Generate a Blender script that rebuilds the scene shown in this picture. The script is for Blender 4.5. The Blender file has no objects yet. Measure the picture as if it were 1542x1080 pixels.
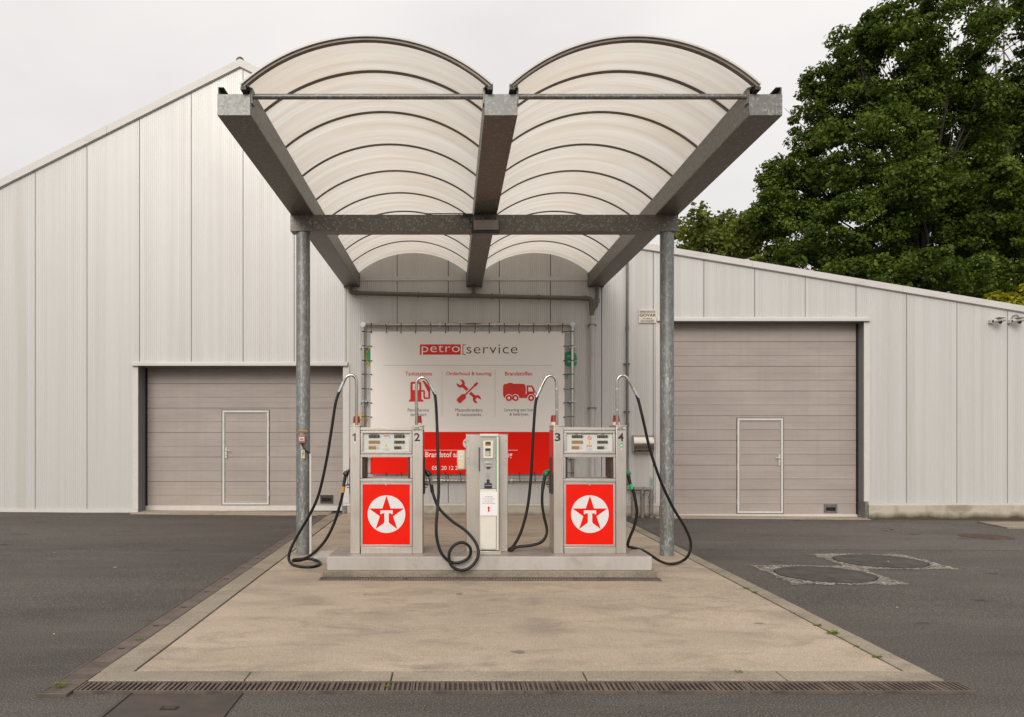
import bpy, math, random
import numpy as np
from mathutils import Vector
random.seed(7)
R = math.radians
F, CX, CY, H = 1200.0, 680.0, 650.0, 1.787      # focal length in photo pixels, optical centre, eye height
scene = bpy.context.scene
C = scene.collection

def W(px, py, d):                                # a measured image point at a known distance -> metres
    return ((px - CX) / F * d, d, (CY - py) / F * d + H)
def WX(px, d): return (px - CX) / F * d
def WZ(py, d): return (CY - py) / F * d + H
def G(x, y):                                     # the yard falls slightly towards the right near the wall
    return -0.008 * max(-12, min(14, x)) * max(0, min(1, (y - 7) / 10))

# ------------------------------------------------------------------ mesh builder
class MB:
    def __init__(s): s.v = []; s.f = []; s.m = []; s.cur = 0
    def add(s, vs, fs):
        o = len(s.v); s.v += [tuple(p) for p in vs]
        for f in fs: s.f.append(tuple(i + o for i in f)); s.m.append(s.cur)
    def box(s, x0, x1, y0, y1, z0, z1):
        s.add([(x0,y0,z0),(x1,y0,z0),(x1,y1,z0),(x0,y1,z0),(x0,y0,z1),(x1,y0,z1),(x1,y1,z1),(x0,y1,z1)],
              [(0,3,2,1),(4,5,6,7),(0,1,5,4),(1,2,6,5),(2,3,7,6),(3,0,4,7)])
    def frame(s, x0, x1, z0, z1, t, y0, y1):     # rectangular ring facing the camera
        s.box(x0, x1, y0, y1, z0, z0 + t); s.box(x0, x1, y0, y1, z1 - t, z1)
        s.box(x0, x0 + t, y0, y1, z0 + t, z1 - t); s.box(x1 - t, x1, y0, y1, z0 + t, z1 - t)
    def prism_xz(s, poly, y0, y1):
        n = len(poly)
        s.add([(x, y0, z) for x, z in poly] + [(x, y1, z) for x, z in poly],
              [tuple(range(n)), tuple(range(2*n-1, n-1, -1))] + [(i, i+n, (i+1) % n + n, (i+1) % n) for i in range(n)])
    def prism_xy(s, poly, z0, z1, g=True):
        n = len(poly); q = (lambda x, y: G(x, y)) if g else (lambda x, y: 0)
        s.add([(x, y, z0 + q(x, y)) for x, y in poly] + [(x, y, z1 + q(x, y)) for x, y in poly],
              [tuple(range(n-1, -1, -1)), tuple(range(n, 2*n))] + [(i, (i+1) % n, (i+1) % n + n, i+n) for i in range(n)])
    def flat(s, poly, y): s.add([(x, y, z) for x, z in poly], [tuple(range(len(poly)))])
    def disc(s, cx, cz, y, r, n=40, rz=None):
        rz = rz or r
        s.flat([(cx + r*math.cos(2*math.pi*i/n), cz + rz*math.sin(2*math.pi*i/n)) for i in range(n)], y)
    def tube(s, pts, r, n=10, cap=True):
        P = [Vector(p) for p in pts]; k = len(P)
        rr = list(r) if hasattr(r, '__len__') else [r] * k
        T = [((P[min(i+1, k-1)] - P[max(i-1, 0)])).normalized() for i in range(k)]
        up = Vector((0, 0, 1)) if abs(T[0].z) < .9 else Vector((1, 0, 0))
        a = T[0].cross(up).normalized(); vs = []
        for i in range(k):
            a = (a - T[i] * a.dot(T[i])).normalized(); b = T[i].cross(a)
            for j in range(n):
                t = 2*math.pi*j/n; vs.append(P[i] + (a*math.cos(t) + b*math.sin(t)) * rr[i])
        fs = [(i*n+j, i*n+(j+1) % n, (i+1)*n+(j+1) % n, (i+1)*n+j) for i in range(k-1) for j in range(n)]
        if cap: fs += [tuple(range(n-1, -1, -1)), tuple(range((k-1)*n, k*n))]
        s.add(vs, fs)
    def build(s, name, mats, parent=None, bevel=0, smooth=True, kind=None):
        if not isinstance(mats, (list, tuple)): mats = [mats]
        V = np.array(s.v); lo, hi = V.min(0), V.max(0)
        c = Vector(((lo[0]+hi[0])/2, (lo[1]+hi[1])/2, lo[2] if parent is None else (lo[2]+hi[2])/2))
        me = bpy.data.meshes.new(name)
        me.from_pydata([tuple(p) for p in (V - np.array(c))], [], s.f)
        for m in mats: me.materials.append(m)
        if len(mats) > 1: me.polygons.foreach_set('material_index', s.m)
        me.update()
        if smooth: me.shade_smooth(); me.set_sharp_from_angle(angle=.7)
        o = bpy.data.objects.new(name, me); C.objects.link(o)
        wl = Vector((0, 0, 0)); p = parent
        while p is not None: wl += p.location; p = p.parent
        o.location = c - wl
        if parent is not None: o.parent = parent
        if bevel:
            b = o.modifiers.new('Bevel', 'BEVEL'); b.width = bevel; b.segments = 2; b.limit_method = 'ANGLE'; b.angle_limit = R(40)
        if kind: o['kind'] = kind
        return o

def tag(o, label, cat, group=None):
    o['label'] = label; o['category'] = cat
    if group: o['group'] = group
    return o
def thing(name, loc, label, cat, group=None):
    o = bpy.data.objects.new(name, None); C.objects.link(o); o.location = loc; o.empty_display_size = .2
    return tag(o, label, cat, group)

def smoothpath(pts, per=7):                       # Catmull-Rom
    P = [Vector(p) for p in pts]; P = [P[0]*2 - P[1]] + P + [P[-1]*2 - P[-2]]; out = []
    for i in range(1, len(P)-2):
        for k in range(per):
            t = k/per; a, b, c, d = P[i-1], P[i], P[i+1], P[i+2]
            out.append(.5*((2*b) + (c-a)*t + (2*a-5*b+4*c-d)*t*t + (3*b-a-3*c+d)*t**3))
    out.append(P[-2]); return out

_tc = {}
def text2d(st, bold=0.0, spacing=1.0):
    key = (st, bold, spacing)
    if key in _tc: return _tc[key]
    cu = bpy.data.curves.new('lettering', 'FONT'); cu.body = st; cu.offset = bold; cu.space_character = spacing
    cu.resolution_u = 4; cu.dimensions = '2D'; cu.fill_mode = 'BOTH'
    ob = bpy.data.objects.new('lettering', cu); C.objects.link(ob)
    dg = bpy.context.evaluated_depsgraph_get(); ev = ob.evaluated_get(dg); me = ev.to_mesh()
    V = np.array([v.co[:2] for v in me.vertices]); Fs = [tuple(p.vertices) for p in me.polygons]
    ev.to_mesh_clear(); bpy.data.objects.remove(ob); bpy.data.curves.remove(cu)
    lo, hi = V.min(0), V.max(0); V = (V - lo) / (hi - lo)
    _tc[key] = (V, Fs, (hi[0]-lo[0]) / (hi[1]-lo[1])); return _tc[key]
def text(mb, st, x0, x1, z0, z1, y, bold=0.0, spacing=1.0):
    V, Fs, _ = text2d(st, bold, spacing)
    mb.add([(x0 + (x1-x0)*a, y, z0 + (z1-z0)*b) for a, b in V], Fs)

# ------------------------------------------------------------------ materials
class NT:
    def __init__(s, name, rough=.6, metal=0.0, spec=.5):
        s.mat = bpy.data.materials.new(name); s.mat.use_nodes = True; s.t = s.mat.node_tree
        s.b = s.t.nodes['Principled BSDF']; s.out = s.t.nodes['Material Output']
        s.b.inputs['Roughness'].default_value = rough; s.b.inputs['Metallic'].default_value = metal
        s.b.inputs['Specular IOR Level'].default_value = spec
        s._obj = None
    def n(s, typ, ins=None, out=0, **attrs):
        nd = s.t.nodes.new(typ)
        for k, v in attrs.items(): setattr(nd, k, v)
        for k, v in (ins or {}).items():
            if isinstance(v, bpy.types.NodeSocket): s.t.links.new(v, nd.inputs[k])
            else: nd.inputs[k].default_value = v
        return nd.outputs[out]
    def obj(s):
        if s._obj is None: s._obj = s.n('ShaderNodeTexCoord', out='Object')
        return s._obj
    def world(s): return s.n('ShaderNodeNewGeometry', out='Position')
    def scale(s, vec, sc): return s.n('ShaderNodeVectorMath', {0: vec, 1: sc}, operation='MULTIPLY')
    def noise(s, vec, scale, detail=4, rough=.55, dist=0.0):
        return s.n('ShaderNodeTexNoise', {'Vector': vec, 'Scale': scale, 'Detail': detail, 'Roughness': rough, 'Distortion': dist})
    def ramp(s, fac, stops, interp='LINEAR'):
        nd = s.t.nodes.new('ShaderNodeValToRGB'); nd.color_ramp.interpolation = interp
        s.t.links.new(fac, nd.inputs[0]); e = nd.color_ramp.elements
        while len(e) < len(stops): e.new(.5)
        for el, (p, c) in zip(e, stops):
            el.position = p; el.color = (*(c if hasattr(c, '__len__') else (c, c, c)), 1)
        return nd.outputs[0]
    def mix(s, fac, a, b, blend='MIX'):
        nd = s.t.nodes.new('ShaderNodeMix'); nd.data_type = 'RGBA'; nd.blend_type = blend
        for i, v in ((0, fac), (6, a), (7, b)):
            if isinstance(v, bpy.types.NodeSocket): s.t.links.new(v, nd.inputs[i])
            elif i == 0: nd.inputs[0].default_value = v
            else: nd.inputs[i].default_value = (*v, 1)
        return nd.outputs[2]
    def col(s, v):
        if isinstance(v, bpy.types.NodeSocket): s.t.links.new(v, s.b.inputs['Base Color'])
        else: s.b.inputs['Base Color'].default_value = (*v, 1)
    def rough(s, v): s.t.links.new(v, s.b.inputs['Roughness'])
    def bump(s, h, strength=.3, dist=.01):
        o = s.n('ShaderNodeBump', {'Height': h, 'Strength': strength, 'Distance': dist})
        s.t.links.new(o, s.b.inputs['Normal'])

M = {}
def plain(name, c, rough=.5, metal=0.0, var=.08, scale=6, spec=.5, bump=0):
    t = NT(name, rough, metal, spec)
    n = t.noise(t.obj(), scale, 5, .6)
    t.col(t.mix(t.ramp(n, [(.3, 0), (.7, 1)]), tuple(k*(1-var) for k in c), tuple(min(1, k*(1+var)) for k in c)))
    if bump: t.bump(t.noise(t.obj(), 180, 3), bump, .003)
    M[name] = t.mat; return t

# painted steel cladding: rain streaks and dust that run down the sheets
t = NT('cladding_paint', .42, .13, .5)
w = t.world()
st = t.noise(t.scale(w, (9, 9, .12)), 1.0, 4, .6)
big = t.noise(t.scale(w, (.35, .35, .22)), 1.0, 4, .6)
fine = t.noise(w, 22, 3, .6)
c = t.mix(t.ramp(st, [(.40, 0), (.72, 1)]), (.545, .532, .515), (.485, .470, .448))
drip = t.noise(t.scale(w, (3.1, 3.1, .05)), 1.0, 3, .6)
c = t.mix(t.ramp(drip, [(.60, 0), (.70, .55)]), c, (.46, .425, .38))
c = t.mix(t.ramp(big, [(.45, 0), (.75, .55)]), c, (.50, .478, .455))
c = t.mix(t.ramp(fine, [(.60, 0), (.85, .35)]), c, (.48, .44, .40))
t.col(c); t.rough(t.ramp(big, [(.3, .30), (.7, .42)])); M['clad'] = t.mat

t = NT('flashing_paint', .42, 0, .45); w = t.world()
n1 = t.noise(t.scale(w, (1.2, 1.2, 5)), 1.0, 5, .6)
c = t.mix(t.ramp(n1, [(.52, 0), (.82, .8)]), (.55, .525, .50), (.42, .385, .35))
t.col(c); M['flash'] = t.mat

plain('seam_black', (.035, .03, .028), .8)
plain('white_metal', (.55, .52, .49), .42, var=.05, scale=9)
plain('door_jamb', (.17, .165, .165), .5, var=.06)
t = NT('sectional_door_paint', .5, 0, .4); w = t.world()
n1 = t.noise(t.scale(w, (.8, 1, 3.5)), 1.0, 5, .65); n2 = t.noise(t.scale(w, (8, 8, .5)), 1, 4)
c = t.mix(t.ramp(n1, [(.35, 0), (.7, 1)]), (.365, .312, .282), (.305, .262, .236))
c = t.mix(t.ramp(n2, [(.5, 0), (.8, .5)]), c, (.30, .25, .22))
t.col(c); M['door'] = t.mat

def concrete(name, a, b, dark, sp=.5):
    t = NT(name, .85, 0, .25); w = t.world()
    n1 = t.noise(t.scale(w, (.55, 1.0, .8)), 1.0, 9, .68, .8)
    n2 = t.noise(t.scale(w, (1.3, 2.6, 2)), 1.0, 9, .72, .6)
    n3 = t.noise(w, 85, 2, .75); n5 = t.noise(w, 30, 3, .7)
    wv = t.n('ShaderNodeVectorMath', {0: w, 1: t.n('ShaderNodeVectorMath', {0: t.n('ShaderNodeTexNoise', {'Vector': w, 'Scale': 7.0, 'Detail': 4.0}, out='Color'), 1: (.22, .22, 0)}, operation='MULTIPLY')}, operation='ADD')
    def spots(sc, r0, r1):
        vd = t.n('ShaderNodeTexVoronoi', {'Vector': wv, 'Scale': sc, 'Randomness': 1.0}, out='Distance')
        return t.ramp(vd, [(r0, 1), (r1, 0)])
    c = t.mix(t.ramp(n1, [(.36, 0), (.64, 1)]), a, b)
    c = t.mix(t.ramp(n2, [(.50, 0), (.72, sp)]), c, dark)
    c = t.mix(t.ramp(n2, [(.28, .5), (.42, 0)]), c, tuple(min(1, k*1.12) for k in a))
    c = t.mix(t.ramp(n5, [(.34, .35), (.52, 0)]), c, tuple(k*.62 for k in a))
    c = t.mix(t.ramp(n3, [(.34, .65), (.52, 0)]), c, tuple(k*.42 for k in a))
    c = t.mix(t.ramp(n3, [(.56, 0), (.74, .55)]), c, tuple(min(1, k*1.5) for k in a))
    k1 = t.mix(.5, (1, 1, 1), (0, 0, 0)); sel = t.ramp(t.noise(w, .45, 2), [(.50, 0), (.60, 1)])
    f1 = t.n('ShaderNodeMath', {0: t.n('ShaderNodeMath', {0: spots(1.7, .07, .105), 1: sel}, operation='MULTIPLY'), 1: .6}, operation='MULTIPLY')
    c = t.mix(f1, c, tuple(k*.42 for k in dark))
    f2 = t.n('ShaderNodeMath', {0: spots(.8, .08, .30), 1: .40}, operation='MULTIPLY')
    c = t.mix(f2, c, tuple(k*.72 for k in dark))
    t.col(c); t.bump(n3, .35, .004); M[name] = t.mat; return t
concrete('slab_concrete', (.43, .347, .262), (.325, .264, .20), (.185, .154, .12), 1.0)
concrete('kerb_concrete', (.31, .262, .20), (.235, .20, .152), (.135, .115, .088), .9)
t = NT('island_concrete', .6, 0, .35); w = t.world()
n1 = t.noise(t.scale(w, (2.2, 2.2, .5)), 1, 6, .65); n2 = t.noise(w, 2.4, 6, .7); n3 = t.noise(w, 70, 2)
c = t.mix(t.ramp(n1, [(.4, 0), (.68, 1)]), (.42, .392, .36), (.345, .315, .28)); c = t.mix(t.ramp(n2, [(.52, 0), (.72, .7)]), c, (.235, .205, .175)); c = t.mix(t.ramp(n3, [(.6, 0), (.8, .3)]), c, (.25, .22, .19))
t.col(c); M['island_concrete'] = t.mat
plain('deck', (.27, .235, .20), .55, .2, .22, 3)
t = NT('plinth_concrete', .85, 0, .25); w = t.world()
n1 = t.noise(w, 1.3, 6, .65, .4); n2 = t.noise(t.scale(w, (4, 4, 1.2)), 1, 5)
zz = t.n('ShaderNodeSeparateXYZ', {0: w}, out='Z')
zz = t.n('ShaderNodeMath', {0: zz, 1: .4}, operation='ADD')
edge = t.n('ShaderNodeMath', {0: zz, 1: t.n('ShaderNodeMath', {0: n2, 1: .16}, operation='MULTIPLY')}, operation='SUBTRACT')
c = t.mix(t.ramp(n1, [(.48, 0), (.64, 1)]), (.44, .39, .315), (.27, .235, .185))
c = t.mix(t.ramp(edge, [(.27, 1), (.32, .6), (.40, 0)]), c, (.075, .06, .035))      # moss and splash line at the foot
t.col(c); M['plinth'] = t.mat

def asphalt(name, k):
    t = NT(name, .8, 0, .3); w = t.world()
    n1 = t.noise(t.scale(w, (.22, .5, 1)), 1.0, 7, .62, .8); n2 = t.noise(w, 78, 2, .8); n3 = t.noise(t.scale(w, (.45, 2.6, 1)), 1, 6, .62, .5); n5 = t.noise(w, 30, 4, .8); n6 = t.noise(t.scale(w, (1.6, 2.2, 1)), 1, 6, .7)
    c = t.mix(t.ramp(n1, [(.34, 0), (.66, 1)]), (.112, .096, .080), (.060, .051, .043))
    c = t.mix(t.ramp(n3, [(.5, 0), (.72, .65)]), c, (.125, .108, .096))
    c = t.mix(t.ramp(n6, [(.54, 0), (.70, .5)]), c, (.052, .044, .040))
    c = t.mix(t.ramp(n5, [(.30, .6), (.5, 0)]), c, (.036, .031, .028))
    c = t.mix(t.ramp(n5, [(.58, 0), (.74, .5)]), c, (.17, .15, .135))
    c = t.mix(t.ramp(n2, [(.34, .9), (.5, 0)]), c, (.022, .019, .017))
    c = t.mix(t.ramp(n2, [(.55, 0), (.70, .9)]), c, (.29, .26, .23))
    wv = t.n('ShaderNodeVectorMath', {0: t.scale(w, (1, 2.2, 1)), 1: t.n('ShaderNodeVectorMath', {0: t.n('ShaderNodeTexNoise', {'Vector': w, 'Scale': 5.0, 'Detail': 4.0}, out='Color'), 1: (.3, .3, 0)}, operation='MULTIPLY')}, operation='ADD')
    vd = t.n('ShaderNodeTexVoronoi', {'Vector': wv, 'Scale': .75, 'Randomness': 1.0}, out='Distance')
    c = t.mix(t.ramp(vd, [(.05, .75), (.13, 0)]), c, (.022, .018, .015))
    c = t.mix(1.0, c, (k, k, k), 'MULTIPLY'); t.col(c); t.bump(n2, .5, .006); M[name] = t.mat
asphalt('asphalt', .84); asphalt('asphalt_patch', .95)

t = NT('exposed_aggregate', .8, 0, .3); w = t.world()
v = t.n('ShaderNodeTexVoronoi', {'Vector': w, 'Scale': 34.0}, out='Color')
n2 = t.noise(w, 9, 5, .7)
c = t.ramp(t.n('ShaderNodeSeparateColor', {0: v}), [(.1, (.06, .052, .045)), (.45, (.13, .112, .094)), (.75, (.24, .212, .178)), (1, (.37, .335, .285))])
c = t.mix(t.ramp(n2, [(.55, 0), (.72, .85)]), c, (.085, .073, .065))
t.col(c); M['aggregate'] = t.mat
plain('cover_iron', (.078, .070, .063), .95, 0, .3, 4, .08, bump=.3)
plain('cast_iron', (.100, .074, .058), .7, .1, .38, 7, bump=.3)
plain('trough_black', (.012, .01, .009), .95)
t = NT('rusty_plate', .62, .3); w = t.world()
n1 = t.noise(w, 5, 6, .65)
t.col(t.mix(t.ramp(n1, [(.35, 0), (.65, 1)]), (.085, .056, .043), (.045, .038, .034)))
ck = t.n('ShaderNodeTexBrick', {'Vector': t.scale(w, (28, 28, 28)), 'Scale': 1.0, 'Mortar Size': .12}, out='Fac')
t.bump(ck, 1.0, .008); M['rust_plate'] = t.mat
plain('drain_rust', (.082, .05, .037), .75, .1, .35, 9)

# hot-dip galvanised steel with spangle
def galv(name, sc, a, b, c3, rough=.42):
    t = NT(name, rough, .55, .5); o = t.world()
    v = t.n('ShaderNodeTexVoronoi', {'Vector': t.n('ShaderNodeVectorMath', {0: t.scale(o, sc), 1: t.n('ShaderNodeVectorMath', {0: t.n('ShaderNodeTexNoise', {'Vector': o, 'Scale': 30.0}, out='Color'), 1: (.9, .9, .9)}, operation='MULTIPLY')}, operation='ADD'), 'Scale': 1.0}, out='Color')
    g = t.n('ShaderNodeSeparateColor', {0: v})
    n1 = t.noise(o, 3.0, 5, .65)
    c = t.ramp(g, [(.0, a), (.55, b), (.72, b), (.92, c3)])
    c = t.mix(t.ramp(n1, [(.4, 0), (.7, .55)]), c, (.17, .15, .125))
    t.col(c); t.rough(t.ramp(g, [(0, .36), (1, .56)])); M[name] = t.mat
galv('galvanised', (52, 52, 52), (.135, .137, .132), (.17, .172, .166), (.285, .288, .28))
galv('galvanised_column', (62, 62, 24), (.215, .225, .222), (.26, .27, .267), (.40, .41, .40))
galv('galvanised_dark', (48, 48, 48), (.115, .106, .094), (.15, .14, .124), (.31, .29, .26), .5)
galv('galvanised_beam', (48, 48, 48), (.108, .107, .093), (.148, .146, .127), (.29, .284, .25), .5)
plain('zinc_fitting', (.50, .53, .55), .35, .8, .15, 30)
t = NT('brushed_stainless', .34, .85, .5); o = t.obj()
n1 = t.noise(t.scale(o, (60, 60, 2.0)), 1.0, 3); n2 = t.noise(o, 3.5, 5, .65)
c = t.mix(t.ramp(n1, [(.3, 0), (.7, 1)]), (.60, .555, .505), (.52, .48, .435))
c = t.mix(t.ramp(n2, [(.45, 0), (.75, .6)]), c, (.42, .375, .33))
t.col(c); t.rough(t.ramp(n2, [(.3, .30), (.7, .46)])); M['steel'] = t.mat
plain('polished_tube', (.50, .455, .40), .16, .95, .1, 20)
plain('pump_red', (.72, .010, .002), .4, 0, .06, 4, .15)
plain('emblem_white', (.66, .645, .64), .35, 0, .02)
plain('emblem_red', (.70, .010, .002), .4, 0, .02, spec=.15)
plain('black_print', (.018, .016, .016), .5)
plain('grey_print', (.30, .29, .28), .6)
plain('display_white', (.56, .565, .535), .12, 0, .04)
t = NT('lcd_strip', .25); o = t.obj()
n1 = t.noise(t.scale(o, (45, 1, 1)), 1.0, 2)
t.col(t.mix(t.ramp(n1, [(.45, 0), (.55, 1)]), (.035, .038, .028), (.12, .10, .05))); M['lcd'] = t.mat
plain('lcd_amber', (.30, .17, .05), .3, 0, .3, 40)
plain('yellow_print', (.70, .52, .05), .5)
plain('blue_print', (.05, .22, .5), .5)
plain('green_print', (.02, .42, .14), .5)
plain('pink_print', (.55, .28, .22), .6)
plain('beacon_red', (.26, .006, .008), .22, 0, .1)
plain('cream_plastic', (.62, .54, .38), .42, 0, .06)
plain('kiosk_white', (.63, .60, .53), .4, 0, .04)
plain('kiosk_grey', (.36, .35, .33), .45, 0, .05)
plain('reader_cream', (.68, .63, .50), .42, 0, .04)
plain('paper', (.74, .71, .72), .7, 0, .02)
plain('rubber', (.013, .012, .011), .5, 0, .25, 8, .3)
plain('black_plastic', (.022, .021, .021), .38, 0, .15)
plain('green_plastic', (.006, .17, .065), .35, 0, .12)
plain('amber_sleeve', (.52, .25, .03), .45)
plain('rib_brown', (.19, .165, .14), .5, .2, .2)
plain('dark_steel', (.055, .048, .042), .5, .4, .2)
# vinyl banner sheet with faint sag waves
t = NT('banner_vinyl', .5, 0, .3); w = t.world()
n1 = t.noise(t.scale(w, (.6, 1, .9)), 1, 3)
t.col(t.mix(n1, (.86, .81, .765), (.82, .77, .725))); t.bump(n1, .25, .03); M['vinyl'] = t.mat
t = NT('banner_red_vinyl', .5, 0, .12); w = t.world(); n1 = t.noise(t.scale(w, (.6, 1, .9)), 1, 3)
t.col(t.mix(n1, (.86, .012, .002), (.80, .010, .002))); t.bump(n1, .25, .03); M['vinyl_red'] = t.mat
plain('print_red', (.68, .016, .005), .5, 0, .03)
plain('print_dark', (.05, .04, .035), .55)
plain('print_line', (.50, .44, .40), .55)
plain('print_white', (.86, .82, .79), .5, 0, .02)
plain('old_green', (.01, .30, .13), .5)
plain('old_yellow', (.50, .42, .08), .5, 0, .1)
plain('sticker_yellow', (.62, .42, .14), .5)
plain('pvc_grey', (.135, .118, .098), .55, 0, .15, 5)
plain('pvc_painted', (.44, .415, .385), .5, 0, .08, 5)
plain('conduit_dark', (.14, .13, .12), .5, .2, .15)
t = NT('rusty_galvanised', .6, .35); o = t.world(); n1 = t.noise(o, 9, 5, .7)
t.col(t.mix(t.ramp(n1, [(.5, 0), (.66, 1)]), (.22, .20, .18), (.16, .075, .04))); M['rust_galv'] = t.mat
plain('switch_red', (.34, .13, .085), .5); plain('label_orange', (.52, .27, .06), .5); plain('sign_white', (.62, .56, .47), .5)
plain('label_cream', (.55, .50, .36), .5)
plain('lamp_glass', (.30, .25, .225), .25, 0, .05)
plain('camera_white', (.52, .48, .44), .4)
plain('mast_grey', (.13, .125, .13), .6, .2)
plain('roof_dark', (.16, .155, .15), .6)
t = NT('joint_dark', .95); w = t.world(); n1 = t.noise(w, 3.2, 6, .75)
t.col(t.mix(t.ramp(n1, [(.50, 0), (.62, 1)]), (.045, .038, .030), (.085, .085, .03))); M['joint_dark'] = t.mat

# opal polycarbonate roof sheet: light comes through it, grime lies in bands along the flutes
t = NT('opal_polycarbonate', .35); o = t.obj()
n1 = t.noise(t.scale(o, (.30, 5.5, .25)), 1.0, 5, .6); n2 = t.noise(t.scale(o, (.5, 1.4, .6)), 1.0, 4, .6)
n3 = t.noise(t.scale(o, (.6, 46, .5)), 1.0, 2)
n4 = t.noise(o, 14, 4, .7)
c = t.mix(t.ramp(n1, [(.36, 0), (.66, 1)]), (.775, .745, .70), (.65, .595, .52))
c = t.mix(t.ramp(n2, [(.5, 0), (.75, .7)]), c, (.66, .56, .42))
c = t.mix(t.ramp(n3, [(.45, 0), (.7, .35)]), c, (.60, .54, .46))
c = t.mix(t.ramp(n4, [(.66, 0), (.8, .5)]), c, (.42, .36, .28))
tr = t.n('ShaderNodeBsdfTranslucent', {'Color': c}); df = t.n('ShaderNodeBsdfDiffuse', {'Color': c})
gl = t.n('ShaderNodeBsdfGlossy', {'Roughness': .35, 'Color': (.5, .5, .5, 1)})
m1 = t.n('ShaderNodeMixShader', {0: .32, 1: tr, 2: df}); m2 = t.n('ShaderNodeMixShader', {0: .05, 1: m1, 2: gl})
t.t.links.new(m2, t.out.inputs[0]); M['poly'] = t.mat

def leafmat(name, dark, mid, light, trans):
    t = NT(name, .6, 0, .12)
    rnd = t.n('ShaderNodeNewGeometry', out='Random Per Island')
    big = t.noise(t.world(), .9, 3, .6)
    c = t.ramp(rnd, [(0, dark), (.45, mid), (.82, mid), (1, light)])
    c = t.mix(t.ramp(big, [(.42, 0), (.66, .7)]), c, light)
    t.col(c)
    tr = t.n('ShaderNodeBsdfTranslucent', {'Color': t.mix(.5, c, trans)})
    mx = t.n('ShaderNodeMixShader', {0: .28, 1: t.b.outputs[0], 2: tr})
    t.t.links.new(mx, t.out.inputs[0]); M[name] = t.mat
leafmat('oak_leaf', (.014, .028, .003), (.045, .074, .009), (.15, .19, .032), (.13, .19, .010))
leafmat('dark_leaf', (.014, .026, .004), (.030, .052, .007), (.075, .105, .014), (.09, .13, .010))
leafmat('pale_leaf', (.055, .072, .012), (.09, .11, .016), (.17, .185, .035), (.17, .2, .015))
leafmat('gold_leaf', (.14, .15, .010), (.25, .25, .015), (.36, .33, .025), (.3, .32, .02))
leafmat('weed_leaf', (.07, .13, .015), (.13, .20, .02), (.2, .28, .04), (.2, .3, .03))
plain('bark', (.028, .023, .017), .9, 0, .3, 9, bump=.5)

# ------------------------------------------------------------------ camera, sky, sun
cd = bpy.data.cameras.new('camera'); cam = bpy.data.objects.new('camera', cd); C.objects.link(cam)
cam.location = (0, 0, H); cam.rotation_euler = (R(90), 0, 0); cd.sensor_width = 36
cd.lens = 36 * F / 1542; cd.shift_x = (771 - CX) / 1542; cd.shift_y = (CY - 540) / 1542
cd.clip_start = .1; cd.clip_end = 1500; scene.camera = cam

SUN_EL, SUN_AZ = R(29), R(194)                     # azimuth clockwise from +Y
wd = bpy.data.worlds.new('World'); scene.world = wd; wd.use_nodes = True; wt = wd.node_tree
bg = wt.nodes['Background']; bg.inputs[1].default_value = .1
sky = wt.nodes.new('ShaderNodeTexSky'); sky.sky_type = 'NISHITA'; sky.sun_disc = False
sky.sun_elevation = SUN_EL; sky.sun_rotation = SUN_AZ
tcw = wt.nodes.new('ShaderNodeTexCoord'); sep = wt.nodes.new('ShaderNodeSeparateXYZ'); wt.links.new(tcw.outputs['Generated'], sep.inputs[0])
def wmath(op, a, b):
    nd = wt.nodes.new('ShaderNodeMath'); nd.operation = op
    for i, v in enumerate((a, b)):
        if isinstance(v, bpy.types.NodeSocket): wt.links.new(v, nd.inputs[i])
        else: nd.inputs[i].default_value = v
    return nd.outputs[0]
z = wmath('MAXIMUM', sep.outputs['Z'], 0.0)
sd = Vector((math.sin(SUN_AZ)*math.cos(SUN_EL), math.cos(SUN_AZ)*math.cos(SUN_EL), math.sin(SUN_EL)))
dt = wt.nodes.new('ShaderNodeVectorMath'); dt.operation = 'DOT_PRODUCT'; wt.links.new(tcw.outputs['Generated'], dt.inputs[0]); dt.inputs[1].default_value = sd
glow = wmath('MULTIPLY', wmath('POWER', wmath('MAXIMUM', dt.outputs['Value'], 0.0), 3.0), 7.0)   # the layer is brighter round the hidden sun
lum = wmath('ADD', wmath('ADD', wmath('MULTIPLY', wmath('POWER', z, 2.6), 9.0), 7.9), glow)      # overcast layer: brighter overhead
nz = wt.nodes.new('ShaderNodeTexNoise'); nz.inputs['Scale'].default_value = 1.5; nz.inputs['Detail'].default_value = 5
mp = wt.nodes.new('ShaderNodeMapping'); mp.inputs['Scale'].default_value = (1, 1, 2.2); wt.links.new(tcw.outputs['Generated'], mp.inputs[0]); wt.links.new(mp.outputs[0], nz.inputs[0])
lum = wmath('MULTIPLY', lum, wmath('ADD', wmath('MULTIPLY', nz.outputs[0], .66), .67))
lum = wmath('MULTIPLY', lum, wmath('ADD', wmath('MULTIPLY', wmath('MINIMUM', wmath('DIVIDE', z, .25), 1.0), .5), .5))     # darker band of haze at the horizon
cl = wt.nodes.new('ShaderNodeVectorMath'); cl.operation = 'SCALE'; cl.inputs[0].default_value = (1.0, .966, .944); wt.links.new(lum, cl.inputs['Scale'])
mx = wt.nodes.new('ShaderNodeMix'); mx.data_type = 'RGBA'; mx.inputs[0].default_value = .95
wt.links.new(sky.outputs[0], mx.inputs[6]); wt.links.new(cl.outputs[0], mx.inputs[7]); wt.links.new(mx.outputs[2], bg.inputs[0])
sl = bpy.data.lights.new('sun', 'SUN'); sl.energy = 1.75; sl.angle = R(28); sl.color = (1, .945, .855)
so = bpy.data.objects.new('sun', sl); C.objects.link(so)
so.rotation_euler = (-sd).to_track_quat('-Z', 'Y').to_euler(); so.location = sd * 60
vs = scene.view_settings; vs.view_transform = 'Standard'; vs.look = 'None'; vs.gamma = 1; vs.exposure = 0; vs.use_curve_mapping = False

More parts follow.
